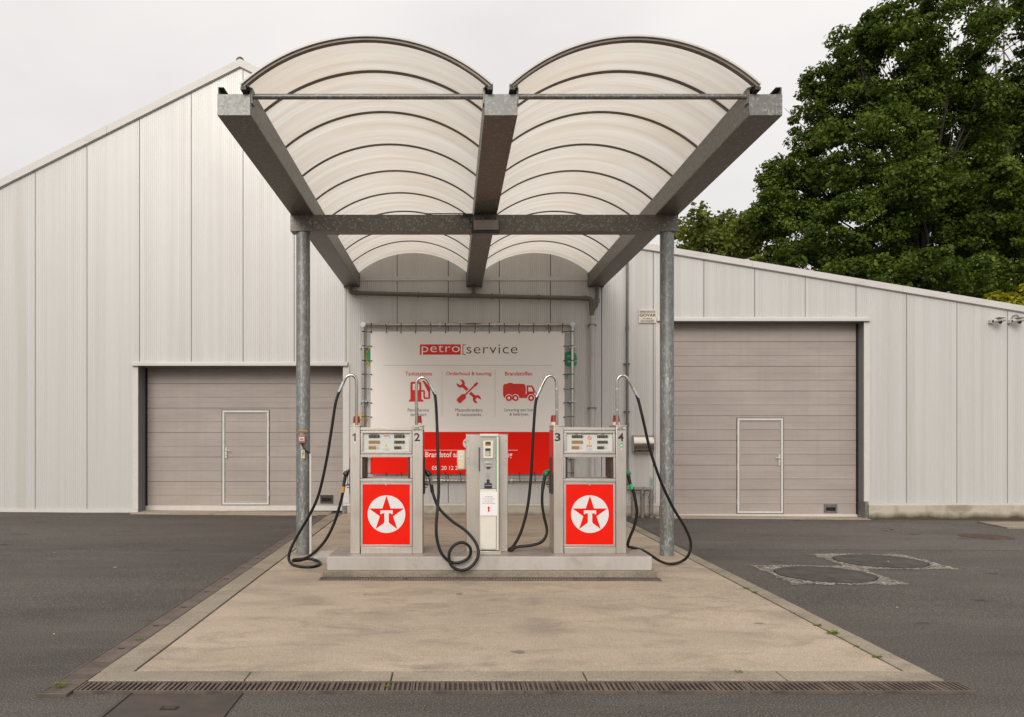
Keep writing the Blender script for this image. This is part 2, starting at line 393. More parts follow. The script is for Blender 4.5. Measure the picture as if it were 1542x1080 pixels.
# ------------------------------------------------------------------ ground, slab, kerbs
WY = 17.0
mb = MB()
xs = [-150, -60, -30, -12, -8, -5, -2, 0, 2, 5, 8, 11, 14, 30, 60, 200]
ys = [-40, -15, 0] + [4 + .5*i for i in range(29)] + [22, 30, 45, 70, 120, 300]
mb.add([(x, y, G(x, y)) for y in ys for x in xs],
       [(j*len(xs)+i, j*len(xs)+i+1, (j+1)*len(xs)+i+1, (j+1)*len(xs)+i) for j in range(len(ys)-1) for i in range(len(xs)-1)])
mb.build('ground', M['asphalt'], kind='structure')

SXL, SXR, SY0, SY1 = -2.345, 3.335, 5.87, 16.93
mb = MB(); sy = [SY0 + (SY1-SY0)*i/20 for i in range(21)]
for a, b in zip(sy, sy[1:]): mb.prism_xy([(SXL+.022, a), (SXR-.022, a), (SXR-.022, b), (SXL+.022, b)], -.05, .022)
o = mb.build('forecourt_slab', M['slab_concrete'], kind='structure')
mb = MB()
def kerbrun(x0, x1, y0, y1, step):
    y = y0
    while y < y1 - .01:
        e = min(y1, y + step*random.uniform(.96, 1.04)); e = y1 if y1-e < .25 else e
        mb.prism_xy([(x0, y+.004), (x1, y+.004), (x1, e-.004), (x0, e-.004)], -.05, .026 + random.uniform(-.002, .002)); y = e
kerbrun(-2.585, SXL, 5.87, 16.93, 1.0); kerbrun(SXR, 3.50, 5.87, 16.93, 1.0)
x = -2.585
for e in (-1.47, -.43, .96, 2.38, 3.50):
    mb.prism_xy([(x+.005, 5.65), (e-.005, 5.65), (e-.005, 5.866), (x+.005, 5.866)], -.05, .025 + random.uniform(-.002, .002)); x = e
mb.build('kerb', M['kerb_concrete'], bevel=.006, kind='structure')
mb = MB()
mb.prism_xy([(SXL-.002, 5.87), (SXL+.024, 5.87), (SXL+.024, 16.9), (SXL-.002, 16.9)], -.03, .008); mb.prism_xy([(SXR-.024, 5.87), (SXR+.002, 5.87), (SXR+.002, 16.9), (SXR-.024, 16.9)], -.03, .008)
mb.build('expansion_joint', M['joint_dark'], kind='structure')
mb = MB()     # concrete strip under the big doors and paving slab at the far right
mb.prism_xy([(-6.75, 16.72), (-2.6, 16.72), (-2.6, 17.6), (-6.75, 17.6)], -.03, .02); mb.prism_xy([(4.3, 16.72), (8.8, 16.72), (8.8, 17.5), (4.3, 17.5)], -.03, .015)
mb.build('door_threshold', M['slab_concrete'], kind='structure')
mb = MB(); mb.prism_xy([(10.6, 15.2), (13.5, 15.2), (13.5, 16.3), (10.75, 16.3)], -.03, .03)
mb.build('paving', M['kerb_concrete'], kind='structure')

def patch(x0, x1, y0, y1, zt_):
    mb = MB(); rs_ = random.Random(8); nx_, ny_ = 14, 10
    P = [[(x0+(x1-x0)*i/nx_, y0+(y1-y0)*j/ny_ + (rs_.uniform(-.03, .03) if j in (0, ny_) else 0)) for i in range(nx_+1)] for j in range(ny_+1)]
    mb.add([(x, y, G(x, y)+zt_) for r in P for x, y in r], [(j*(nx_+1)+i, j*(nx_+1)+i+1, (j+1)*(nx_+1)+i+1, (j+1)*(nx_+1)+i) for j in range(ny_) for i in range(nx_)])
    return mb
patch(3.6, 14, 12.2, 16.70, .003).build('road_patch', M['asphalt_patch'], kind='structure')
# ------------------------------------------------------------------ drains and covers
def slotted(mb, x0, x1, y0, y1, pitch, along_x, zt, knobs=True, bar=.42):
    rim = .012
    mb.cur = 1; mb.prism_xy([(x0, y0), (x1, y0), (x1, y1), (x0, y1)], -.03, zt-.022); mb.cur = 0
    for (a, b, c_, d_) in ((x0, x1, y0, y0+rim), (x0, x1, y1-rim, y1), (x0, x0+rim, y0+rim, y1-rim), (x1-rim, x1, y0+rim, y1-rim)):
        mb.prism_xy([(a, c_), (b, c_), (b, d_), (a, d_)], -.02, zt)
    L = (x1-x0-2*rim) if along_x else (y1-y0-2*rim); n = int(L/pitch)
    for i in range(n):
        p = (i+.5)*L/n; hw = pitch*bar/2
        solid = knobs and (i == n//4 or i == 3*n//4)
        if solid: hw = pitch*.42
        if along_x: mb.prism_xy([(x0+rim+p-hw, y0+rim), (x0+rim+p+hw, y0+rim), (x0+rim+p+hw, y1-rim), (x0+rim+p-hw, y1-rim)], -.02, zt-.002)
        else: mb.prism_xy([(x0+rim, y0+rim+p-hw), (x1-rim, y0+rim+p-hw), (x1-rim, y0+rim+p+hw), (x0+rim, y0+rim+p+hw)], -.02, zt-.002)
ordn = ['leftmost', 'second from left', 'third from left', 'fourth from left', 'fourth from right', 'third from right', 'second from right', 'rightmost']
x0, x1 = -2.58, 3.58; n = 8
for i in range(n):
    a, b = x0 + (x1-x0)*i/n, x0 + (x1-x0)*(i+1)/n
    mb = MB(); slotted(mb, a+.002, b-.002, 5.43, 5.64, .0345, True, .02)
    tag(mb.build('drain_grating', [M['cast_iron'], M['trough_black']]), 'rusty slotted iron grating in the front drain row, %s of its eight' % ordn[i], 'drain grating', 'slotted gratings of the front drain')
ly = [5.36 + .757*i for i in range(16)]
cnt = ['first', 'second', 'third', 'fourth', 'fifth', 'sixth', 'seventh', 'eighth', 'ninth', 'tenth', 'eleventh', 'twelfth', 'thirteenth', 'fourteenth', 'fifteenth']
for i in range(15):
    a, b = ly[i]+.003, ly[i+1]-.003; mb = MB()
    if i == 0: slotted(mb, -2.79, -2.592, a, b, .033, False, .02, False, .62)
    else:
        mb.cur = 1; mb.prism_xy([(-2.79, a), (-2.592, a), (-2.592, b), (-2.79, b)], -.03, .004); mb.cur = 0
        mb.prism_xy([(-2.788, a), (-2.778, a), (-2.778, b), (-2.788, b)], 0, .021); mb.prism_xy([(-2.604, a), (-2.594, a), (-2.594, b), (-2.604, b)], 0, .021)
        mb.prism_xy([(-2.773, a), (-2.609, a), (-2.609, b), (-2.773, b)], 0, .019)
        m_ = (a+b)/2
        mb.cur = 1; mb.prism_xy([(-2.715, m_-.012), (-2.667, m_-.012), (-2.667, m_+.012), (-2.715, m_+.012)], .01, .0215); mb.cur = 0
        mb.prism_xy([(-2.700, m_-.012), (-2.682, m_-.012), (-2.682, m_+.012), (-2.700, m_+.012)], .01, .0235)
    if i == 0: lab = 'slotted rusty grating at the front end of the left side drain'
    else: lab = 'solid rusty drain cover beside the left kerb, %s cover behind the slotted grating' % cnt[i-1]
    tag(mb.build('drain_cover' if i else 'drain_grating', [M['cast_iron'], M['trough_black']]), lab, 'drain cover', 'covers of the left side drain')
for i in range(4):
    a, b = -1.57 + 1.015*i, -1.57 + 1.015*(i+1); mb = MB(); slotted(mb, a+.001, b-.001, 9.43, 9.605, .034, True, .034, False, .45)
    tag(mb.build('drain_grating', [M['cast_iron'], M['trough_black']]), 'narrow slotted grating along the foot of the pump island, %s of four' % ['leftmost', 'second from left', 'second from right', 'rightmost'][i], 'drain grating', 'narrow gratings along the pump island')
mb = MB(); mb.prism_xy([(-2.17, 4.2), (-1.45, 4.2), (-1.45, 5.40), (-2.17, 5.40)], -.02, .006)
mb.prism_xy([(-2.20, 4.2), (-2.175, 4.2), (-2.175, 5.42), (-2.20, 5.42)], -.02, .012); mb.prism_xy([(-1.445, 4.2), (-1.42, 4.2), (-1.42, 5.42), (-1.445, 5.42)], -.02, .012)
mb.cur = 1; mb.prism_xy([(-1.87, 5.1), (-1.76, 5.1), (-1.76, 5.16), (-1.87, 5.16)], 0, .009); mb.cur = 0; mb.prism_xy([(-1.85, 5.115), (-1.78, 5.115), (-1.78, 5.145), (-1.85, 5.145)], 0, .0105)
tag(mb.build('access_cover', [M['rust_plate'], M['trough_black']]), 'rusty chequer plate access cover in the asphalt in front of the drain', 'access cover')
def circ(cx, cy, r, n=56): return [(cx + r*math.cos(2*math.pi*i/n), cy + r*math.sin(2*math.pi*i/n)) for i in range(n)]
for (cx, cy, lab) in ((4.69, 10.02, 'round dark manhole cover in a pale square, nearer the slab kerb'), (5.96, 11.09, 'round dark manhole cover in a pale square, farther from the slab kerb')):
    t_ = thing('manhole', (cx, cy, G(cx, cy)), lab, 'manhole cover', 'tank manholes in the asphalt')
    mb = MB(); rim = circ(cx, cy, .60); hs = .70; rr = random.Random(int(cx*100)); sq = []
    for k in range(56):
        a_ = 2*math.pi*k/56; m_ = hs / max(abs(math.cos(a_)), abs(math.sin(a_))); m_ *= rr.uniform(.93, 1.04); sq.append((cx + m_*math.cos(a_), cy + m_*math.sin(a_)))
    mb.add([(x, y, G(x, y)+.006) for x, y in rim] + [(x, y, G(x, y)+.005) for x, y in sq], [(i, (i+1) % 56, (i+1) % 56+56, i+56) for i in range(56)])
    mb.build('surround', M['aggregate'], t_)
    mb = MB(); mb.prism_xy(circ(cx, cy, .598), -.02, .004); mb.build('frame', M['trough_black'], t_)
    mb = MB(); mb.prism_xy(circ(cx, cy, .578), -.02, .012); mb.prism_xy(circ(cx-.3, cy+.05, .05, 16), .005, .014); mb.build('lid', M['cover_iron'], t_)
mb = MB(); mb.prism_xy(circ(9.33, 13.9, .43), -.02, .008)
for k in range(-6, 7):
    hw = math.sqrt(.4**2 - (k*.06)**2) if abs(k*.06) < .4 else 0
    if hw > .03: mb.prism_xy([(9.33-hw, 13.9+k*.06-.012), (9.33+hw, 13.9+k*.06-.012), (9.33+hw, 13.9+k*.06+.012), (9.33-hw, 13.9+k*.06+.012)], 0, .013)
tag(mb.build('round_drain_cover', M['drain_rust']), 'round rusty brown drain cover in the asphalt near the right wall', 'drain cover')
mb = MB(); mb.prism_xy(circ(8.16, 14.8, .155, 24), -.02, .01); mb.prism_xy(circ(8.2, 14.8, .05, 12), 0, .03)
tag(mb.build('valve_cover', M['cast_iron']), 'small dark valve cover in the asphalt before the right door corner', 'valve cover')

# ------------------------------------------------------------------ warehouse
wh = thing('warehouse', (0, WY, 0), 'pale grey metal clad warehouse with a gable, lean-to and two big doors', 'building')
TOP = [(-13.0, 7.142 - 3.367*.5027), (-4.505, 9.72), (3.187, 5.952), (16.0, 3.83)]
def top(x):
    for (a, za), (b, zb) in zip(TOP, TOP[1:]):
        if x <= b: return za + (zb-za)*(x-a)/(b-a)
    return TOP[-1][1]
S17 = F / WY
def X17(p): return (p - CX) / S17
def Z17(p): return (CY - p) / S17 + H
LD = (X17(207), X17(519), Z17(551)); RD = (X17(994), X17(1302), Z17(484))
seams = [X17(p) for p in (53, 131, 210, 288, 366, 443, 521, 598, 675, 752, 829, 906, 983.7, 1060, 1136.5, 1212.5, 1289, 1365, 1441, 1517)]
while seams[0] > -12.5: seams.insert(0, seams[0] - 1.1)
while seams[-1] < 15.5: seams.append(seams[-1] + 1.08)
def bottom(x):
    if LD[0] <= x <= LD[1]: return LD[2]
    if RD[0] <= x <= RD[1]: return RD[2]
    return .13 if x < LD[0] else .262
mb = MB(); rng = random.Random(3)
brk = [LD[0], LD[1], RD[0], RD[1], -4.505, 3.187]
for a, b in zip(seams, seams[1:]):
    a2, b2 = a + .007, b - .007; off = rng.uniform(-.003, .003)
    pts = []; nr = 26; pw = (b2-a2)/nr
    for i in range(nr):
        s0 = a2 + i*pw
        pts += [(s0, 0), (s0 + pw*.30, 0), (s0 + pw*.45, .0042), (s0 + pw*.85, .0042)]
    pts.append((b2, 0)); xs_ = [p[0] for p in pts]
    for q in brk:
        if a2 < q < b2 and min(abs(q-x) for x in xs_) > 1e-4:
            k = next(i for i, x in enumerate(xs_) if x > q); f = (q-xs_[k-1])/(xs_[k]-xs_[k-1])
            pts.insert(k, (q, pts[k-1][1] + f*(pts[k][1]-pts[k-1][1]))); xs_.insert(k, q)
    for (xa, da), (xb, db) in zip(pts, pts[1:]):
        zb = bottom((xa+xb)/2); ya, yb = WY + da + off*0, WY + db
        mb.add([(xa, ya, zb), (xb, yb, zb), (xb, yb, top(xb)-.04), (xa, ya, top(xa)-.04)], [(0, 1, 2, 3)])
    for xe, sgn in ((a2, 1), (b2, -1)):             # returned edges in the seam
        zb = bottom(xe); mb.add([(xe, WY, zb), (xe, WY+.05, zb), (xe, WY+.05, top(xe)-.04), (xe, WY, top(xe)-.04)], [(0, 1, 2, 3)])
mb.build('wall_cladding', M['clad'], wh, smooth=False)
BD = 8.0                                              # depth of the building shell
mb = MB()
for xa, xb in ((-13, LD[0]-.02), (LD[0]-.02, LD[1]+.02), (LD[1]+.02, 3.187), (3.187, RD[0]-.02), (RD[0]-.02, RD[1]+.02), (RD[1]+.02, 16)):
    za = {LD[0]-.02: LD[2]+.02, RD[0]-.02: RD[2]+.02}.get(xa, -.2)
    pts = [(xa, za), (xb, za), (xb, top(xb)-.06)] + ([(-4.505, top(-4.505)-.06)] if xa < -4.505 < xb else []) + [(xa, top(xa)-.06)]
    mb.flat(pts, WY+.035)
mb.build('wall_core', M['seam_black'], wh, smooth=False)
mb = MB()
for (a, za), (b, zb) in zip(TOP, TOP[1:]):
    mb.add([(a, WY, za-.02), (b, WY, zb-.02), (b, WY+BD, zb-.02), (a, WY+BD, za-.02)], [(0, 1, 2, 3)])
mb.build('roof', M['roof_dark'], wh, smooth=False)
mb = MB(); mb.flat([(-13, -.2), (16, -.2)] + [(x, z-.03) for x, z in TOP[::-1]], WY+BD-.01)
mb.add([(-12.99, WY+.04, -.2), (-12.99, WY+BD, -.2), (-12.99, WY+BD, TOP[0][1]-.03), (-12.99, WY+.04, TOP[0][1]-.03)], [(0, 1, 2, 3)])
mb.add([(15.99, WY+.04, -.2), (15.99, WY+BD, -.2), (15.99, WY+BD, TOP[3][1]-.03), (15.99, WY+.04, TOP[3][1]-.03)], [(0, 1, 2, 3)])
mb.build('rear_wall', M['clad'], wh, smooth=False)
mb = MB()                                             # verge flashing in butted lengths
def verge(a, b, th):
    n_ = max(1, round((b-a)/2.9))
    for i in range(n_):
        xa, xb = a + (b-a)*i/n_ + (.004 if i else 0), a + (b-a)*(i+1)/n_
        mb.prism_xz([(xa, top(xa)-th), (xb, top(xb)-th), (xb, top(xb)), (xa, top(xa))], WY-.055, WY+.02)
        mb.prism_xz([(xa, top(xa)-th-.012), (xb, top(xb)-th-.012), (xb, top(xb)-th-.001), (xa, top(xa)-th-.001)], WY-.035, WY+.01)
        k = xa + .3
        while k < xb: mb.box(k-.012, k+.012, WY-.062, WY-.05, top(k)-th-.004, top(k)-th+.03); k += .95
verge(-13, -4.505, .165); verge(-4.505, 3.187, .165); verge(3.187, 16, .13)
mb.build('verge_flashing', M['flash'], wh, smooth=False)
mb = MB(); P0 = W(362, 93, 17); mb.tube([(P0[0], 16.95, P0[2]), (P0[0], WY+BD, P0[2])], .085, 20); mb.build('ridge_cap', M['cast_iron'], wh)
for b_ in ((-13, LD[0]+.02, WY-.035, WY+.02, .06, .128), (LD[1]-.03, RD[0]+.02, WY-.03, WY+.02, .205, .258), (RD[1]-.02, 16, WY-.03, WY+.02, .225, .258)):
    mb = MB(); mb.box(*b_); mb.build('base_sill', M['white_metal'], wh, bevel=.003)
mb = MB(); mb.box(X17(541), X17(885), WY-.016, WY+.01, Z17(423), Z17(417)); mb.build('wall_strip', M['white_metal'], wh, bevel=.003)
for b_ in ((LD[1]-.035, LD[1]+.10, WY-.022, WY+.01, .262, LD[2]-.01), (RD[0]-.10, RD[0]+.02, WY-.022, WY+.01, .262, RD[2]-.01), (RD[1]-.02, RD[1]+.10, WY-.022, WY+.01, .262, RD[2]-.01), (LD[0]-.10, LD[0]+.02, WY-.022, WY+.01, .132, LD[2]-.01)):
    mb = MB(); mb.box(*b_); mb.build('jamb_trim', M['white_metal'], wh, bevel=.003)
for b_ in ((-13, LD[0], WY-.01, WY+.03, -.2, .058), (LD[1]+.055, RD[0]-.02, WY-.02, WY+.03, -.2, .203), (RD[1]+.05, 16, WY-.09, WY+.03, -.3, .223)):
    mb = MB(); mb.box(*b_); mb.build('plinth', M['plinth'], wh, bevel=.01)
mb = MB(); mb.box(LD[1]-.05, LD[1]+.05, WY-.03, WY+.3, -.1, .2); mb.build('steel_post', M['galvanised'], wh); mb = MB(); mb.box(RD[1]-.03, RD[1]+.045, WY-.075, WY+.25, -.2, .30); mb.build('steel_post', M['galvanised'], wh)
for (x0, x1, zt, dd, wp, hs, lab) in ((LD[0], LD[1], LD[2], .42, (335, 405, 618, 760), 1, None), (RD[0], RD[1], RD[2], .26, (1110, 1179, 630, 773), -1, None)):
    yd = WY + dd; left = hs == 1
    zg = (WZ(770, yd) if left else WZ(783, yd)) + .0
    mb = MB()                                         # reveals and dark head
    mb.box(x0-.004, x0+.02, WY+.005, yd+.05, -.15, zt); mb.box(x1-.02, x1+.004, WY+.005, yd+.05, -.15, zt); mb.box(x0+.02, x1-.02, WY+.005, yd+.05, zt-.02, zt+.004)
    mb.build('door_reveal', M['door_jamb'], wh, smooth=False)
    mb = MB(); ex0 = X17(200) if left else X17(988.5); ex1 = X17(524) if left else X17(1308.5)
    mb.box(ex0, ex1, WY-.085, WY+.01, zt-.005, zt+.062); mb.box(ex0, ex1, WY-.03, WY+.01, zt+.062, zt+.085); mb.build('door_header', M['flash'], wh, bevel=.004)
    mb = MB(); z = zg + .12; top_ = zt + .02; prof = [(z, 0)]
    pan = .535; k = 0
    while z < top_:
        for dz, dep in ((.115, 0), (.118, -.002), (.124, .002), (.23, .003), (.234, -.004), (.262, -.004), (.268, .003), (.385, .002), (.389, -.002), (.395, 0), (.523, 0), (.5255, .016), (.5325, .016), (.535, 0)):
            prof.append((z+dz, dep))
        z += pan
    prof = [p for p in prof if p[0] < top_] + [(top_, 0)]
    xa, xb = x0+.02, x1-.02
    mb.add([(xa, yd+d_, z_) for z_, d_ in prof] + [(xb, yd+d_, z_) for z_, d_ in prof], [(i, i+len(prof), i+1+len(prof), i+1) for i in range(len(prof)-1)])
    dr = mb.build('sectional_door', M['door'], wh, smooth=False)
    mb = MB(); mb.box(xa, xb, yd-.014, yd+.03, zg+.015, zg+.125)
    kx = xa+.2
    while kx < xb: mb.tube([(kx, yd-.018, zg+.115), (kx, yd-.013, zg+.115)], .009, 8); kx += .18
    mb.build('bottom_rail', M['white_metal'], dr)
    mb = MB(); mb.box(xa, xb, yd-.008, yd+.03, zg-.06, zg+.0145); mb.box(xa, xa+.035, yd-.03, yd+.01, zg+.126, zt-.02) if left else mb.box(xb-.035, xb, yd-.03, yd+.01, zg+.126, zt-.02)
    mb.build('rubber_seal', M['rubber'], dr)
    a, b, c_, d_ = wp; wx0, wx1, wz1, wz0 = WX(a, yd), WX(b, yd), WZ(c_, yd), WZ(d_, yd)
    mb = MB(); mb.frame(wx0, wx1, wz0, wz1, .048, yd-.018, yd+.02); mb.frame(wx0+.05, wx1-.05, wz0+.05, wz1-.05, .014, yd-.010, yd+.02)
    mb.build('wicket_frame', M['white_metal'], dr, bevel=.003)
    mb = MB(); mb.frame(wx0-.012, wx1+.012, wz0-.008, wz1+.012, .011, yd-.012, yd+.01); mb.frame(wx0+.0485, wx1-.0485, wz0+.0485, wz1-.0485, .009, yd-.013, yd+.01); mb.build('wicket_shadow_gap', M['rubber'], dr, smooth=False)  # thin black rings painted in as the shadow gap round the wicket leaf
    for q_ in (.25, 1.0, 1.75):
        hx_ = wx1 if left else wx0; mb = MB(); mb.tube([(hx_, yd-.022, wz0+q_-.06), (hx_, yd-.022, wz0+q_+.06)], .010, 8); mb.build('hinge', M['white_metal'], dr)
    mb = MB(); hz = WZ(678 if left else 689, yd); hx = wx0+.085 if left else wx1-.085
    mb.box(hx-.018, hx+.018, yd-.026, yd, hz-.17, hz+.06); mb.tube([(hx, yd-.02, hz), (hx, yd-.075, hz), (hx+hs*.10, yd-.078, hz-.004)], .010, 8); mb.tube([(hx, yd-.03, hz-.1), (hx, yd-.045, hz-.1)], .016, 10)
    mb.build('handle', M['white_metal'], dr)
    gx, gz = (WX(492, yd), WZ(752, yd)) if left else (WX(1250.5, yd), WZ(766, yd))
    mb = MB(); mb.cur = 0; mb.frame(gx-.14, gx+.14, gz-.085, gz+.065, .035, yd-.022, yd+.01); mb.box(gx-.14, gx+.14, yd-.018, yd+.01, gz+.068, gz+.095); mb.cur = 1; mb.box(gx-.105, gx+.105, yd-.004, yd+.01, gz-.05, gz+.03)
    mb.build('lock_box', [M['cover_iron' if left else 'galvanised'], M['trough_black']], dr, smooth=False)

# ------------------------------------------------------------------ canopy
cn = thing('canopy', (.47, 11.45, 0), 'galvanised steel canopy with two arched milky roofs over the pumps', 'canopy')
BF, BB = 7.79, 16.97; zb, zt, zp = H+3.09, H+3.375, H+3.30
beams = ((-2.29, -1.965), (.32, .645), (2.91, 3.235))
for x0, x1 in beams:
    mb = MB(); th = .012
    mb.box(x0, x1, BF+th, BB, zb, zb+th); mb.box(x0, x0+th, BF+th, BB, zb+th, zt); mb.box(x1-th, x1, BF+th, BB, zb+th, zt)
    mb.box(x0+th, x0+.06, BF+th, BB, zt-.01, zt); mb.box(x1-.06, x1-th, BF+th, BB, zt-.01, zt)
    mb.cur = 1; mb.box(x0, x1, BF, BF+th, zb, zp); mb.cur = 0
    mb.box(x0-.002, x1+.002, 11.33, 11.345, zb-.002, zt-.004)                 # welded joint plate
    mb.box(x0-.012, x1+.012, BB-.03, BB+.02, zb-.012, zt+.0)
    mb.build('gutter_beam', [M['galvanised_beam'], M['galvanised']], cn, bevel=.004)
CYF = 11.34
mb = MB(); mb.box(WX(437, CYF), WX(1021.5, CYF), CYF, CYF+.22, zb-.236, zb-.003)
for xx in (WX(470, CYF), WX(995, CYF)): mb.box(xx-.004, xx+.004, CYF-.004, CYF, zb-.236, zb-.003)
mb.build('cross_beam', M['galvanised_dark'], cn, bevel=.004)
for px in (456.5, 1004.3):
    xc = WX(px, 11.45); mb = MB(); g_ = G(xc, 11.45)
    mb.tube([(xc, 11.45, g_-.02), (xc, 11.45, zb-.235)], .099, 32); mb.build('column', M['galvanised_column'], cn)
def arc(x0, x1, zs, rise, n=40, dr=0.0):
    c_ = (x1-x0)/2; Rr = (c_*c_ + rise*rise)/(2*rise); cx = (x0+x1)/2; cz = zs + rise - Rr; a0 = math.asin(c_/Rr)
    return [(cx + (Rr+dr)*math.sin(-a0 + 2*a0*i/n), cz + (Rr+dr)*math.cos(-a0 + 2*a0*i/n)) for i in range(n+1)]
ribs_y = [8.44 + 1.072*i for i in range(8)]
for x0, x1 in ((-2.035, .39), (.575, 2.985)):
    zs = H+3.35; rise = .467
    A = arc(x0, x1, zs, rise); n_ = len(A); mb = MB(); ysn = [7.72 + (16.995-7.72)*i/36 for i in range(37)]
    mb.add([(x, y, z_) for y in ysn for x, z_ in A], [(j*n_+i, j*n_+i+1, (j+1)*n_+i+1, (j+1)*n_+i) for j in range(36) for i in range(n_-1)])
    mb.build('roof_sheet', M['poly'], cn)
    def archbar(y, hw, inner, outer, name, mat, par=cn):
        I_, O_ = arc(x0, x1, zs, rise, 40, inner), arc(x0, x1, zs, rise, 40, outer); mb = MB(); vs_ = []; fs_ = []
        for (xi, zi), (xo, zo) in zip(I_, O_): vs_ += [(xi, y-hw, zi), (xi, y+hw, zi), (xo, y+hw, zo), (xo, y-hw, zo)]
        for i in range(40):
            for k in range(4): fs_.append((i*4+k, i*4+(k+1) % 4, i*4+4+(k+1) % 4, i*4+4+k))
        fs_ += [(0, 3, 2, 1), (160, 161, 162, 163)]; mb.add(vs_, fs_); return mb.build(name, mat, par)
    for y in ribs_y: archbar(y, .015, -.013, -.003, 'rib', M['rib_brown'])
    for y in ribs_y: archbar(y, .03, .004, .014, 'cover_strip', M['pvc_painted'])
    archbar(7.75, .03, -.022, -.003, 'front_rib', M['rib_brown']); archbar(7.735, .035, .003, .020, 'edge_profile', M['white_metal'])
    for xx in (x0, x1):
        mb = MB(); xi = xx + (.03 if xx == x0 else -.03)
        mb.box(min(xx, xi)-.012, max(xx, xi)+.012, 7.72, BB, zs-.035, zs-.006); xw = xx + (.062 if xx == x0 else -.062); mb.box(min(xw, xw)-.006, xw+.006, 7.72, BB, zb+.27, zs-.006)
        mb.build('spring_angle', M['dark_steel'], cn)
for (a, b) in ((-1.965, .32), (.645, 2.91)):
    mb = MB(); mb.tube([(a-.005, 7.86, H+3.303), (b+.005, 7.86, H+3.303)], .027, 14); mb.box(a-.002, a+.012, 7.81, 7.91, H+3.22, H+3.37); mb.box(b-.012, b+.002, 7.81, 7.91, H+3.22, H+3.37)
    mb.build('tie_rod', M['galvanised'], cn)
fl = thing('floodlight', W(731.5, 352, 11.3), 'rectangular floodlight hung under the centre beam of the canopy', 'floodlight')
d = 11.24; mb = MB()
mb.box(WX(711, d), WX(752.5, d), d, d+.085, WZ(347, d), WZ(330, d)); mb.box(WX(710, d), WX(752, d), d-.02, d+.09, WZ(351.8, d), WZ(347.2, d))
for p in (717, 731.5, 746): mb.box(WX(p-1.4, d), WX(p+1.4, d), d-.015, d+.05, WZ(330, d), WZ(328.6, d))
mb.build('housing', M['black_plastic'], fl, bevel=.006)
mb = MB(); mb.add([W(713, 346, d-.01), W(751, 346, d-.01), W(747, 340.5, d-.004), W(717, 340.5, d-.004), W(713, 331, d-.01), W(751, 331, d-.01)], [(0, 1, 2, 3), (3, 2, 5, 4), (0, 3, 4), (1, 5, 2)])
mb.build('lens', M['lamp_glass'], fl, smooth=False)
mb = MB(); mb.tube(smoothpath([W(711, 336, d+.03), W(707.5, 333, d+.02), W(706.5, 326, d+.04), W(703, 322.5, d+.06), W(695, 322, d+.1), W(640, 322, 11.33)]), .008, 6); mb.tube(smoothpath([W(703, 322, d+.06), W(698, 328, d+.05), W(694, 326, d+.06), W(690, 322, d+.09)]), .006, 6); mb.box(WX(697, d), WX(712, d), d+.05, d+.1, WZ(323, d), WZ(320, d))
mb.build('cable', M['black_plastic'], fl)

# ------------------------------------------------------------------ pipes on the wall
def bends(pts, r, k=5):                                 # polyline with rounded elbows
    P = [Vector(p) for p in pts]; out = [P[0]]
    for i in range(1, len(P)-1):
        a = (P[i-1]-P[i]); b = (P[i+1]-P[i]); rr = min(r, a.length*.45, b.length*.45); a.normalize(); b.normalize()
        p0, p1 = P[i]+a*rr, P[i]+b*rr
        for j in range(k+1):
            t_ = j/k; out.append(p0*(1-t_)**2 + P[i]*2*t_*(1-t_) + p1*t_*t_)
    out.append(P[-1]); return out
d = 16.86; dp = thing('drainpipe', (WX(890, d), d, 0), 'grey drainpipe running under the canopy beams and down the wall', 'drainpipe')
mb = MB(); mb.tube(bends([W(527.6, 428, d), W(527.6, 441, d), W(640, 444, d), W(880, 449.3, d), W(890, 449.5, d), W(891, 470, d), W(891.5, 480, d)], .07), .047, 14)
mb.tube(bends([W(713, 428, d), W(713.5, 445.6, d)], .05), .042, 12)
for p, q in ((537, 441.2), (630, 443.7), (741, 446.2), (811.5, 447.8)): mb.tube([W(p-1.2, q, d), W(p+1.2, q, d)], .06, 14)
mb.tube([W(878, 449.2, d), W(884, 449.4, d)], .058, 14); mb.tube([W(713.5, 441, d), W(713.5, 447, d)], .052, 14)
mb.build('gutter_pipe', M['pvc_grey'], dp)
mb = MB(); mb.tube(bends([W(899, 428, d-.03), W(899, 456, d-.03), W(892, 466, d-.02), W(891.6, 482, d)], .07), .045, 14); mb.tube([W(899, 449.5, d-.03), W(899, 456, d-.03)], .058, 14); mb.tube([W(898, 458, d-.03), W(892.5, 466, d-.02)], .056, 14)
mb.build('outlet_pipe', M['pvc_grey'], dp)
mb = MB(); mb.tube([W(891.8, 478, d), W(892, 779, d)], .054, 16); mb.tube([W(891.8, 476, d), W(891.8, 481, d)], .064, 16); mb.build('down_pipe', M['pvc_painted'], dp)
for q in (489, 614.5):
    mb = MB(); mb.tube([W(891.9, q-1, d), W(891.9, q+1, d)], .061, 14); mb.box(WX(886, d), WX(899, d), d+.03, d+.14, WZ(q+.8, d), WZ(q-.8, d)); mb.build('bracket', M['rust_galv'], dp)
d = 16.92; mb = MB(); mb.tube([W(944.6, 392, d), W(944.6, 731, d)], .028, 12)
for q in (494.5, 640): mb.tube([W(944.6, q-3.3, d), W(944.6, q+3.3, d)], .037, 12)
for q in (548, 620): mb.tube([W(944.6, q-1, d), W(944.6, q+1, d)], .036, 12); mb.box(WX(940, d), WX(949, d), d, d+.08, WZ(q+1, d), WZ(q-1, d))
tag(mb.build('conduit', M['conduit_dark']), 'thin dark vertical pipe on the wall beside the small black lettered sign', 'pipe')
d = 16.82; gp = thing('vent_pipes', (WX(965, d), d, G(4, 17)), 'rusty grey pipe manifold at the foot of the wall behind the right pump', 'pipes')
